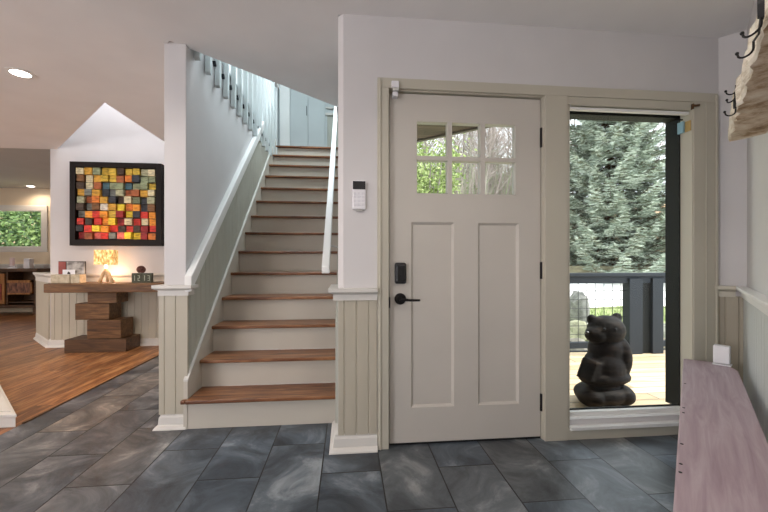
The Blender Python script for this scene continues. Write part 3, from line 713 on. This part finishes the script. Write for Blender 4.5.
m.build('carcass', M['walnut_d'], sb)
for x in (sx0 + .02, sx1 - .09):
    for y in (sy0 + .02, sy1 - .09): bx(x, y, .001, x + .07, y + .07, .14).build('leg', M['walnut_d'], sb)
dd = bx(-7.25, sy0 - .02, .22, -6.72, sy0 + .01, .82).build('door', M['rustic'], sb, bevel=.004)
bx(-6.80, sy0 - .035, .30, -6.77, sy0 - .02, .62).build('strap', M['red'], dd)
m = MB(); m.ellipsoid((-6.84, sy0 - .035, .53), (.02, .02, .02), 8); m.build('knob', M['black'], dd)
dw = bx(-6.67, sy0 - .015, .42, -6.21, sy0 + .01, .68).build('drawer', mat('reddish_carved_wood', rough=.5, fn=noise_fn([(.4, (.08, .03, .02)), (.6, (.30, .13, .07))], scale=(6, 1, 1), ns=9)), sb)
m = MB(); m.box(-6.67, sy0 - .03, .64, -6.21, sy0, .69); m.box(-6.67, sy0 - .03, .41, -6.21, sy0, .44); m.box(-6.25, sy0 - .03, .41, -6.21, sy0, .69); m.build('drawer_trim', M['rustic'], dw)
bx(-6.67, sy0 + .02, .24, -6.21, sy1, .26).build('shelf', M['walnut_d'], sb)
for nm, x, r_, h_, lb in (('candle', -6.70, .045, .22, 'white pillar candle in a holder at the left on the far sideboard'), ('canister', -6.40, .055, .20, 'plain white square canister at the right end of the far sideboard')):
    if nm == 'candle':
        t = thing('candle', lb, 'candle', (x, 8.25, .92)); m = MB(); m.lathe([(.07, 0), (.07, .015), (.03, .03), (.05, .05), (.055, .06)], (x, 8.25, .92), 16); m.build('holder', M['plastic'], t)
        m = MB(); m.lathe([(.04, .06), (.04, .21), (.03, .215), (.001, .205)], (x, 8.25, .92), 16); m.build('wax', mat('candle_wax', (.78, .62, .60), .5), t, smooth=False)
    else:
        o = bx(x - r_, 8.2, .921, x + r_, 8.32, .921 + h_).build('canister', M['plastic'], bevel=.01); tag(o, lb, 'canister')

# ------------------------------------------------------------------ bench
be = thing('bench', 'long mauve stained wooden bench along the diagonal right wall', 'bench', (1.5, 1.4, 0))
BZ = .47
def at_c(y_along, c): # point with X+Y = y_along, X-Y = c
    return ((y_along + c) / 2, (y_along - c) / 2)
kk = .967
A_ = (2.116 * kk, 2.174 * kk); B1 = (2.227 * kk, 2.066 * kk); B2 = (2.215 * kk, 1.955 * kk); B3 = (2.183 * kk, 1.897 * kk)
far = [A_, (2.165, 1.992), (2.160, 1.93), B3]
near = [at_c(1.25, .270), at_c(1.25, -.048)]
poly = far + near
m = MB(); m.prism(poly, BZ - .045, BZ); seat = m.build('seat', M['mauve'], be, bevel=.005)
# nail heads along the left edge
for sxy in (3.3, 2.75, 2.66, 2.2, 1.98, 1.9):
    for c_ in (-.035,):
        x, y = at_c(sxy, c_); m = MB(); m.lathe([(.0045, 0), (.0045, .0012), (.001, .0014)], (x, y, BZ), 8); m.build('nail_head', M['black'], seat)
for sxy in (3.85, 1.5):
    m = MB(); a_ = at_c(sxy, -.03); b_ = at_c(sxy, .25); c_ = at_c(sxy - .06, .25); d_ = at_c(sxy - .06, -.03)
    m.prism([a_, b_, c_, d_], 0.001, BZ - .045); m.build('leg', M['mauve'], be, bevel=.004)
m = MB(); m.prism([at_c(3.80, -.02), at_c(1.5, -.02), at_c(1.5, .01), at_c(3.80, .01)], BZ - .13, BZ - .045); m.build('apron', M['mauve'], be)
t = thing('air_monitor', 'small white boxy device on a thin foot at the far end of the mauve bench', 'device', (2.17, 1.97, BZ))
T = Matrix.Translation((2.142, 1.952, BZ)) @ Matrix.Rotation(-.95, 4, 'Z')
m = MB(); m.box(-.036, -.030, .012, .036, .022, .112, T @ Matrix.Rotation(.0, 4, 'Y')); m.build('body', M['plastic'], t, bevel=.006, seg=3)
m = MB(); m.box(-.040, -.034, .001, .042, .026, .008, T); m.box(-.012, -.01, .006, .012, .01, .014, T); m.build('foot', M['plastic'], t, bevel=.002)

# ------------------------------------------------------------------ coat rack
def RZ(s, d, z): x, y = RP(s, d); return (x, y, z)
cr = thing('coat_rack', 'rough birch log coat rack with black iron hooks high on the right wall', 'coat rack', RZ(1.5, 0, 1.6))
rg = random.Random(11)
m = MB(); ns = 60; s0, s1 = 1.0, 2.9
prof = []
for i in range(ns + 1):
    s = s0 + (s1 - s0) * i / ns
    jt = rg.uniform(-.014, .014); jb = rg.uniform(-.004, .004); jd = rg.uniform(-.007, .007)
    zt = 1.665 + .022 * min(1, i / 8) + jt; zb = 1.566 + jb
    dd = .140 + jd * min(1, i / 3)
    prof.append([(s + .03, .030, zb + .004), (s + .01, .09, zb), (s, dd - .004, zb), (s, dd, zb + .012), (s, dd + .006 * rg.uniform(-1, 1), (zt + zb) / 2), (s, dd - .004, zt - .02), (s, dd - .022, zt), (s + .02, .030, zt - .01)])
v = [RZ(*p) for ring in prof for p in ring]; K = 8; f = []; mi = []
for i in range(ns):
    for j in range(K):
        f.append((i * K + j, i * K + (j + 1) % K, (i + 1) * K + (j + 1) % K, (i + 1) * K + j)); mi.append(1 if j in (0, 1) else 0)
f += [tuple(range(K)), tuple(range(ns * K, ns * K + K))]; mi += [1, 1]
m.v = v; m.f = f; m.mi = mi
m.build('log_slab', [M['bark_white'], M['bark_cut']], cr)
for s in (1.35, 2.5):
    m = MB(); m.add([RZ(s, .001, 1.60), RZ(s + .12, .001, 1.60), RZ(s + .12, .034, 1.60), RZ(s, .034, 1.60), RZ(s, .001, 1.65), RZ(s + .12, .001, 1.65), RZ(s + .12, .034, 1.65), RZ(s, .034, 1.65)], [(0, 1, 2, 3), (4, 5, 6, 7), (0, 1, 5, 4), (1, 2, 6, 5), (2, 3, 7, 6), (3, 0, 4, 7)]); m.build('wall_cleat', M['bark_cut'], cr)
def curl(s, d, z, ds, dd_, up, r_=.0024):
    """J shaped prong that leaves the plate, dips and comes up to a ball tip"""
    pts = []
    for k_ in range(9):
        a_ = math.pi * k_ / 8
        pts.append(RZ(s + ds * (1 - math.cos(a_)) / 2, d + dd_ * (1 - math.cos(a_)) / 2, z - dd_ * .45 * math.sin(a_)))
    pts.append(RZ(s + ds * 1.05, d + dd_ * 1.04, z + up))
    mb = MB(); mb.tube([RZ(s, d, z + .016)] + pts, r_, 8); mb.ellipsoid(pts[-1], (.0042,) * 3, 10); return mb
for s, z0_, z1_, style in ((1.43, 1.572, 1.606, 0), (2.03, 1.572, 1.632, 1), (2.55, 1.572, 1.606, 0)):
    d0 = .145
    pl = MB(); w_ = .010
    ring0 = [(s - w_ * .6, z0_), (s + w_ * .6, z0_), (s + w_, (z0_ + z1_) / 2), (s + w_ * .6, z1_), (s - w_ * .6, z1_), (s - w_, (z0_ + z1_) / 2)]
    pl.add([RZ(a_, d0 - .004, b_) for a_, b_ in ring0] + [RZ(s + (a_ - s) * .7, d0 + .006, (z0_ + z1_) / 2 + (b_ - (z0_ + z1_) / 2) * .85) for a_, b_ in ring0], [(0, 1, 2, 3, 4, 5), (6, 7, 8, 9, 10, 11)] + [(i, (i + 1) % 6, 6 + (i + 1) % 6, 6 + i) for i in range(6)])
    hk = pl.build('hook', M['black'], cr)
    if style == 0:
        curl(s, d0, z0_ - .008, 0, .026, .004).build('prong', M['black'], hk)
        curl(s - .002, d0 + .001, z1_ + .006, -.03, .018, .006).build('prong', M['black'], hk)
        curl(s + .03, d0 + .001, z1_ + .018, .0, .024, .003).build('prong', M['black'], hk)
        m = MB(); m.tube([RZ(s, d0, z1_), RZ(s + .015, d0 + .002, z1_ + .006), RZ(s + .03, d0 + .001, z1_ + .03)], .0024, 8); m.build('prong', M['black'], hk)
    else:
        curl(s - .0, d0, z0_ - .010, -.03, .026, .005).build('prong', M['black'], hk)
        curl(s - .13, d0, z0_ - .004, -.02, .026, .005).build('prong', M['black'], hk)
        m = MB(); m.tube([RZ(s, d0 + .001, z0_), RZ(s - .06, d0 - .002, z0_ - .004), RZ(s - .13, d0, z0_ + .012)], .0024, 8); m.build('prong', M['black'], hk)

# ================================================================== outdoors
gr = random.Random(3)
def hgt(x, y):
    # deck surroundings drop a little, then lawn, driveway and wooded slope
    if y < 5: z = -.75
    elif y < 10: z = -.75 + (y - 5) * .05
    elif y < 16: z = -.5 + (y - 10) * .1
    elif y < 20: z = .1 + (y - 16) * .22
    else: z = .98 + (y - 20) * .24
    return z + .03 * math.sin(x * 1.7 + y)
def terrain(name, xr, yr, nx, ny, m_, dz=0, skip=None):
    v = []; f = []
    for j in range(ny + 1):
        for i in range(nx + 1):
            x = xr[0] + (xr[1] - xr[0]) * i / nx; y = yr[0] + (yr[1] - yr[0]) * j / ny; v.append((x, y, hgt(x, y) + dz))
    for j in range(ny):
        for i in range(nx):
            a = j * (nx + 1) + i; f.append((a, a + 1, a + nx + 2, a + nx + 1))
    m = MB(); m.add(v, f); return struct(m, name, m_, smooth=True)
leafg = mat('leaf_litter', rough=.9, fn=noise_fn([(.3, (.12, .08, .045)), (.45, (.30, .18, .09)), (.58, (.38, .24, .13)), (.68, (.17, .21, .06)), (.8, (.40, .36, .28))], ns=6, detail=8, nrough=.7))
grassm = mat('spring_grass', rough=.9, fn=noise_fn([(.3, (.13, .15, .05)), (.5, (.25, .29, .11)), (.7, (.36, .34, .20))], ns=5, detail=8, nrough=.7))
gravel = mat('pale_driveway', rough=.9, fn=noise_fn([(.3, (.62, .60, .57)), (.7, (.80, .79, .77))], ns=8, detail=6))
terrain('ground_yard', (.2, 60), (2.3, 9.6), 60, 10, grassm, dz=-.0)
terrain('ground_lawn', (-40, 60), (9.6, 11.2), 90, 3, grassm)
terrain('ground_driveway', (-40, 60), (11.2, 16), 90, 6, gravel)
terrain('ground_slope', (-50, 80), (16, 80), 70, 40, leafg)

# deck, railing
struct(bx(.12, 2.27, -.10, 7.5, 4.35, -.05), 'floor_deck', M['deck'], origin=(0, 0, -.05))
struct(bx(.12, 4.35, -.35, 7.5, 4.39, -.04), 'trim_26', M['charcoal'])
dr = thing('deck_railing', 'charcoal deck railing with black wire mesh panels outside the tall window', 'railing', (3.4, 4.25, -.05))
bx(.3, 4.16, .885, 7.4, 4.30, .925).build('top_rail', M['charcoal'], dr, bevel=.004)
m = bx(.3, 4.20, .80, 7.4, 4.26, .885); m.build('upper_rail', M['charcoal'], dr)
m = MB(); m.box(.42, 4.20, .03, 3.36, 4.26, .10); m.box(3.80, 4.20, .03, 7.4, 4.26, .10); m.build('bottom_rail', M['charcoal'], dr)
for x0, x1 in ((3.36, 3.53), (3.66, 3.80), (.3, .42), (6.2, 6.34)):
    bx(x0, 4.17, -.049, x1, 4.29, .86).build('post', M['charcoal'], dr, bevel=.004)
for a, b in ((.42, 3.36), (3.80, 6.2)):
    m = MB(); x = a + .04
    while x < b: m.tube([(x, 4.23, .10), (x, 4.23, .80)], .0035, 5); x += .109
    z = .19
    while z < .80: m.tube([(a, 4.23, z), (b, 4.23, z)], .0035, 5); z += .104
    m.build('wire_mesh', M['wire'], dr)
bx(3.535, 4.215, -.049, 3.655, 4.245, .80).build('filler_board', M['extdark'], dr)

# porch roof whose eave shows in the top left panes of the door
m = MB(); m.prism([(-.1, 2.28), (1.95, 2.28), (1.95, 3.82), (-.1, 5.55)], 2.60, 2.66)
struct(m, 'ceiling_porch', mat('porch_soffit', rough=.7, fn=wood_fn((.05, .03, .02), (.10, .065, .045), (.15, .10, .07), 'X', (.14, 4, .004), 8, 2)))
m = MB(); m.prism([(1.95, 3.77), (1.95, 3.84), (-.1, 5.57), (-.1, 5.50)], 2.58, 2.74); struct(m, 'trim_27', mat('eave_fascia', (.12, .095, .075), .6))

# carved bear
bX, bY, bZ = 1.985, 2.76, -.049
be_ = thing('bear_statue', 'dark carved wooden bear statue sitting on the deck outside the tall window', 'statue', (bX, bY, bZ))
m = MB()
def el(x, y, z, a, b, c, rot=None): m.ellipsoid((bX + x, bY + y, bZ + z), (a, b, c), 20, rot)
el(-.005, .0, .085, .205, .17, .088)           # seat and thighs
el(-.12, -.05, .075, .10, .12, .075); el(.13, -.04, .08, .09, .12, .08)
el(.02, .0, .27, .165, .14, .17)              # belly
el(.045, .01, .42, .135, .12, .13)            # chest
el(.0, -.04, .215, .21, .11, .062)            # forearms clasped across the belly
el(-.13, -.05, .27, .075, .08, .10, Matrix.Rotation(.35, 3, 'Y'))
m.box(-.075, -.06, -.08, .075, .06, .08, Matrix.Translation((bX - .12, bY - .06, bZ + .275)) @ Matrix.Rotation(.35, 4, 'Y') @ Matrix.Rotation(.4, 4, 'Z'))
el(.15, -.02, .36, .07, .09, .16)
el(.04, .0, .575, .145, .12, .115)            # head
el(-.065, -.03, .545, .085, .075, .066)         # muzzle
el(-.115, -.035, .56, .035, .05, .035)
el(.13, .0, .668, .042, .030, .042); el(-.06, .03, .655, .040, .030, .040)
bo = m.build('body', M['bear'], be_, smooth=True)
rm = bo.modifiers.new('fuse', 'REMESH'); rm.mode = 'VOXEL'; rm.voxel_size = .011; rm.use_smooth_shade = True
sm = bo.modifiers.new('soften', 'SMOOTH'); sm.iterations = 3; sm.factor = .5
m = MB(); m.ellipsoid((bX - .153, bY - .05, bZ + .568), (.014, .018, .012), 10); m.build('nose', M['blackp'], be_)
for x, y in ((-.045, -.098), (.035, -.112)):
    m = MB(); m.ellipsoid((bX + x, bY + y, bZ + .60), (.011, .010, .011), 10); m.build('eye', M['blackp'], be_)

# rocks
def rock(x, y, r, label, col=(.30, .29, .26), seed=0, sink=.25):
    g = random.Random(seed); m = MB(); m.ellipsoid((0, 0, 0), (1, 1, 1), 14)
    ph = [g.uniform(0, 6) for _ in range(6)]
    v = []
    for p in m.v:
        q_ = Vector(p); s_ = 1 + .13 * math.sin(3 * q_.x + ph[0]) + .12 * math.sin(4 * q_.y + ph[1]) + .10 * math.sin(5 * q_.z + ph[2]) + g.uniform(-.05, .05)
        v.append((x + q_.x * s_ * r[0], y + q_.y * s_ * r[1], hgt(x, y) + r[2] * (1 - sink) + q_.z * s_ * r[2]))
    m.v = v
    mn = 'rock_%d' % seed
    o = m.build('rock', mat(mn, rough=.9, fn=noise_fn([(.3, tuple(c * .5 for c in col)), (.7, tuple(min(1, c * 1.4) for c in col))], ns=7, detail=6, bump=.7)))
    return tag(o, label, 'rock')
rock(5.55, 8.55, (.22, .25, .52), 'tall squarish grey boulder behind the railing at the left', (.22, .21, .19), 1)
rock(5.25, 7.75, (.22, .25, .20), 'rounded pale rock at the foot of the tall grey boulder', (.55, .52, .48), 2)
rock(4.75, 7.4, (.34, .30, .24), 'wide mossy brown rock below the pale rock by the lawn', (.26, .25, .16), 3)
rock(4.15, 6.4, (.25, .3, .16), 'low dark rock nearest the deck railing behind the statue', (.17, .15, .12), 4)
rock(6.6, 7.3, (.35, .35, .26), 'grey rock seen right of the twin railing posts', (.30, .29, .24), 5)
rock(6.0, 6.5, (.25, .25, .18), 'small brown rock right of the twin railing posts, lowest', (.22, .18, .12), 6)
# grass blades in front of the drive
m = MB()
for _ in range(5200):
    x = gr.uniform(2.2, 11); y = gr.uniform(5.0, 11.1)
    z = hgt(x, y); h = gr.uniform(.05, .16); a = gr.uniform(0, 6.28); wd = .012; dx, dy = math.cos(a) * wd, math.sin(a) * wd
    m.add([(x - dx, y - dy, z - .01), (x + dx, y + dy, z - .01), (x + gr.uniform(-.04, .04), y + gr.uniform(-.04, .04), z + h)], [(0, 1, 2)])
o = m.build('grass', mat('grass_blades', (.22, .29, .09), .8)); tag(o, 'bright green spring grass beyond the deck railing', 'grass', kind='stuff')

# low timber edging across the drive
t = thing('timber_edging', 'mossy timber retaining edge at the foot of the blue spruce', 'edging', (13, 16.6, .2))
m = MB(); zt = hgt(13, 16.8)
m.box(9.5, 16.55, zt - .15, 15.2, 16.8, zt + .55); m.build('timber', mat('mossy_timber', rough=.9, fn=noise_fn([(.3, (.12, .10, .06)), (.7, (.30, .27, .17))], scale=(1, 4, 4), ns=3)), t, bevel=.02)
bx(15.2, 16.5, zt - .2, 15.4, 16.9, zt + .62).build('end_post', bpy.data.materials['mossy_timber'], t)

# blue spruce
def spruce(x, y, H_, R_b, label):
    g = random.Random(21); z0 = hgt(x, y)
    t = thing('spruce_tree', label, 'tree', (x, y, z0))
    m = MB(); m.tube([(x, y, z0 - .2), (x, y, z0 + H_ * .6), (x, y, z0 + H_ * .97)], [.22, .10, .02], 8); m.build('trunk', M['walnut_d'], t)
    nd = MB(); br = MB()
    nw = 31
    for wv in range(nw):
        fz = (wv + .5) / nw; zz = z0 + 1.15 + (H_ - 1.3) * fz ** 1.05
        Rr = R_b * (1 - fz) ** .85 + .15
        nb = 17 if fz < .8 else 9
        for b in range(nb):
            a = 2 * math.pi * (b + g.random() * .8) / nb; L = Rr * g.uniform(.78, 1.08)
            dr_ = Vector((math.cos(a), math.sin(a), 0)); sd = Vector((-dr_.y, dr_.x, 0))
            droop = .14 + .20 * (1 - fz)
            zb = zz + g.uniform(-.09, .09)
            P_ = lambda t_: Vector((x, y, zb)) + dr_ * (L * t_) + Vector((0, 0, L * (-droop * math.sin(t_ * 2.4) * 1.0 + .10 * t_ * t_)))
            br.tube([P_(0), P_(.5), P_(1)], [.03, .018, .006], 4, cap=False)
            n_ = int(10 + L * 12)
            for k_ in range(n_):
                tt = .18 + .82 * (k_ + g.random()) / n_
                p = P_(tt); sw = (1 - tt) * L * .27 + .09
                for side in (-1, 1):
                    wl = sw * g.uniform(.6, 1.1)
                    q0 = p; q1 = p + sd * side * wl * .9 + dr_ * wl * .7 + Vector((0, 0, g.uniform(-.07, .05)))
                    # needle sprays: short crossed blades in varied directions along the twig
                    for f_ in (.25, .6, 1.0):
                        c_ = q0.lerp(q1, f_)
                        dv = ((q1 - q0).normalized() + Vector((g.gauss(0, .35), g.gauss(0, .35), g.gauss(.08, .16)))).normalized() * g.uniform(.09, .19)
                        u_ = dv.cross(Vector((g.gauss(0, 1), g.gauss(0, 1), g.gauss(0, 1)))).normalized() * g.uniform(.016, .032)
                        nd.add([c_ - dv * .6 - u_ * .4, c_ - u_, c_ + dv, c_ + u_], [(0, 1, 2, 3)])
                        w_ = dv.cross(u_).normalized() * .022
                        nd.add([c_ - dv * .6 - w_ * .4, c_ - w_, c_ + dv, c_ + w_], [(0, 1, 2, 3)])
                    nd.cur = g.choice((0, 0, 0, 1, 1, 2))
    nm = [mat('spruce_needles_%d' % i, c, .85) for i, c in enumerate(((.33, .38, .30), (.62, .66, .56), (.20, .21, .14)))]
    nd.build('needles', nm, t); br.build('branches', M['walnut_d'], t)
spruce(13.9, 18.6, 13.5, 4.9, 'large blue-green spruce tree filling the view through the tall window')

# bare woods and green shrubs
def bare_mesh(seed, H_):
    g = random.Random(seed); tb = MB(); tw = MB()
    def grow(p, d, L, r, dep):
        q_ = p + d * L; (tb if dep < 2 else tw).tube([p, p.lerp(q_, .5) + Vector((g.uniform(-1, 1), g.uniform(-1, 1), 0)) * L * .03, q_], [r, r * .8, r * .6], 5 if dep < 2 else 3, cap=False)
        if dep >= 4: return
        n = (9, 5, 5, 4)[dep]
        for i in range(n):
            t_ = g.uniform(.35, 1) if dep else g.uniform(.30, 1)
            a = g.uniform(0, 6.28); up = g.uniform(.5, 1.3)
            dd = (Vector((math.cos(a), math.sin(a), up)) + d * .6).normalized()
            grow(p + d * L * t_, dd, L * (g.uniform(.2, .38) if dep == 0 else g.uniform(.34, .6)), r * .42, dep + 1)
    grow(Vector((0, 0, -.3)), Vector((g.uniform(-.06, .06), g.uniform(-.06, .06), 1)).normalized(), H_, .085, 0)
    return tb, tw
barkm = mat('grey_tree_bark', rough=.9, fn=noise_fn([(.3, (.16, .13, .11)), (.7, (.36, .31, .27))], scale=(3, 3, 1), ns=4))
twigm = mat('pinkish_twigs', (.42, .35, .31), .9)
protos = []
for sd_, H_ in ((1, 11), (2, 9), (5, 12)):
    tb, tw = bare_mesh(sd_, H_)
    protos.append((tb, tw))
lab = 'leafless grey-brown tree standing in the woods outside the house'
first = []
spots = []
for i in range(58):
    y = 17.5 + 30 * (i / 58) ** .8
    spots.append((y * gr.uniform(-.02, .62), y))
spots += [(20, 24), (23, 27), (17.5, 27), (25, 31), (20.5, 33), (28, 36), (-14, 17), (-19, 21), (-11, 22), (-24, 26)]
for i, (x, y) in enumerate(spots):
    if y < 23 and 8 < x < 19: y += 8
    k_ = i % 3; z = hgt(x, y)
    if i < 3:
        t = thing('bare_tree', lab, 'tree', (0, 0, 0), group='bare trees of the wood')
        protos[k_][0].build('trunk', barkm, t, smooth=True); protos[k_][1].build('twigs', twigm, t); first.append(t)
    else:
        s_ = first[k_]; t = s_.copy(); C.objects.link(t)
        for ch in list(s_.children): c_ = ch.copy(); C.objects.link(c_); c_.parent = t
    t.location = (x, y, z); t.rotation_euler = (0, 0, gr.uniform(0, 6.28)); sc = gr.uniform(.85, 1.2); t.scale = (sc, sc, sc)
m = MB()
for _ in range(9000):
    y = 19 + 28 * gr.random() ** .8; x = y * gr.uniform(-.06, .58)
    if y < 24 and x > 8: continue
    z = hgt(x, y); h = gr.uniform(1.5, 8); l_ = Vector((gr.gauss(0, .16), gr.gauss(0, .16), 1)) * h; wd = gr.uniform(.015, .04); a = gr.uniform(0, 6.28)
    e_ = Vector((math.cos(a), math.sin(a), 0)) * wd; b_ = Vector((x, y, z - .1)); m.cur = gr.choice((0, 0, 1))
    m.add([b_ - e_, b_ + e_, b_ + l_ * .6 + e_ * .6 + Vector((0, .02, 0)), b_ + l_, b_ + l_ * .6 - e_ * .6], [(0, 1, 2, 3, 4)])
    e2 = Vector((-e_.y, e_.x, 0)); m.add([b_ - e2, b_ + e2, b_ + l_], [(0, 1, 2)])
    for q_ in range(3):
        c_ = b_ + l_ * gr.uniform(.3, .9); d_ = Vector((gr.gauss(0, .7), gr.gauss(0, .7), gr.uniform(.3, 1))) * h * .2
        m.add([c_, c_ + Vector((.012, .012, -.03)), c_ + d_], [(0, 1, 2)])
o = m.build('undergrowth', [twigm, mat('green_budding_twigs', (.30, .34, .20), .9)]); tag(o, 'tangle of bare brown saplings and undergrowth on the wooded slope', 'undergrowth', kind='stuff')
def leafy(x, y, R_b, H_, label, cols, n=2600, leaf=.11, seed=1, name='leafy_shrub', z0=None, low=.15):
    g = random.Random(seed); z0 = hgt(x, y) if z0 is None else z0
    t = thing(name, label, 'tree' if 'tree' in name else 'shrub', (x, y, z0))
    m = MB()
    for i in range(7):
        a = g.uniform(0, 6.28); m.tube([(x, y, z0 - .1), (x + math.cos(a) * R_b * .25, y + math.sin(a) * R_b * .25, z0 + H_ * .45), (x + math.cos(a) * R_b * .6, y + math.sin(a) * R_b * .6, z0 + H_ * .85)], [.06, .04, .01], 5)
    m.build('stems', barkm, t)
    m = MB()
    cl = [(g.uniform(-1, 1), g.uniform(-1, 1), g.uniform(low, 1)) for _ in range(42)]
    for _ in range(n):
        c_ = g.choice(cl); p = Vector((x + c_[0] * R_b * .75 + g.gauss(0, .2) * R_b, y + c_[1] * R_b * .75 + g.gauss(0, .2) * R_b, z0 + c_[2] * H_ + g.gauss(0, .09) * H_))
        if p.z < z0: continue
        u_ = Vector((g.gauss(0, 1), g.gauss(0, 1), g.gauss(0, 1))).normalized(); v_ = u_.cross(Vector((g.gauss(0, 1), g.gauss(0, 1), g.gauss(0, 1)))).normalized(); s_ = leaf * g.uniform(.6, 1.3)
        m.cur = g.randrange(len(cols)); m.add([p - u_ * s_, p + v_ * s_ * .5, p + u_ * s_, p - v_ * s_ * .5], [(0, 1, 2, 3)])
    m.build('leaves', [mat('%s_leaf_%d_%d' % (name, seed, i), c, .7) for i, c in enumerate(cols)], t)
GC = [(.28, .36, .10), (.42, .48, .19), (.18, .24, .07)]
leafy(1.95, 9.4, 1.0, 4.7, 'bright green leafy shrub in the lower left panes of the front door', GC, 15000, .05, 1)
leafy(6.0, 14.5, 1.2, 2.9, 'pale green shrub low in the middle panes of the door, farther off', [(.25, .32, .10), (.35, .42, .18)], 3500, .07, 2)
leafy(-8.5, 12.2, 1.7, 3.0, 'dense green shrub outside the far room window', [(.04, .08, .02), (.10, .17, .04), (.22, .30, .10)], 9000, .07, 3)
leafy(-10.6, 13.5, 1.8, 3.8, 'taller darker green shrub outside the far room window at the left', [(.05, .09, .02), (.14, .2, .06)], 9000, .07, 4)
terrain('ground_side', (-45, -3.7), (8.8, 9.6), 20, 2, grassm)
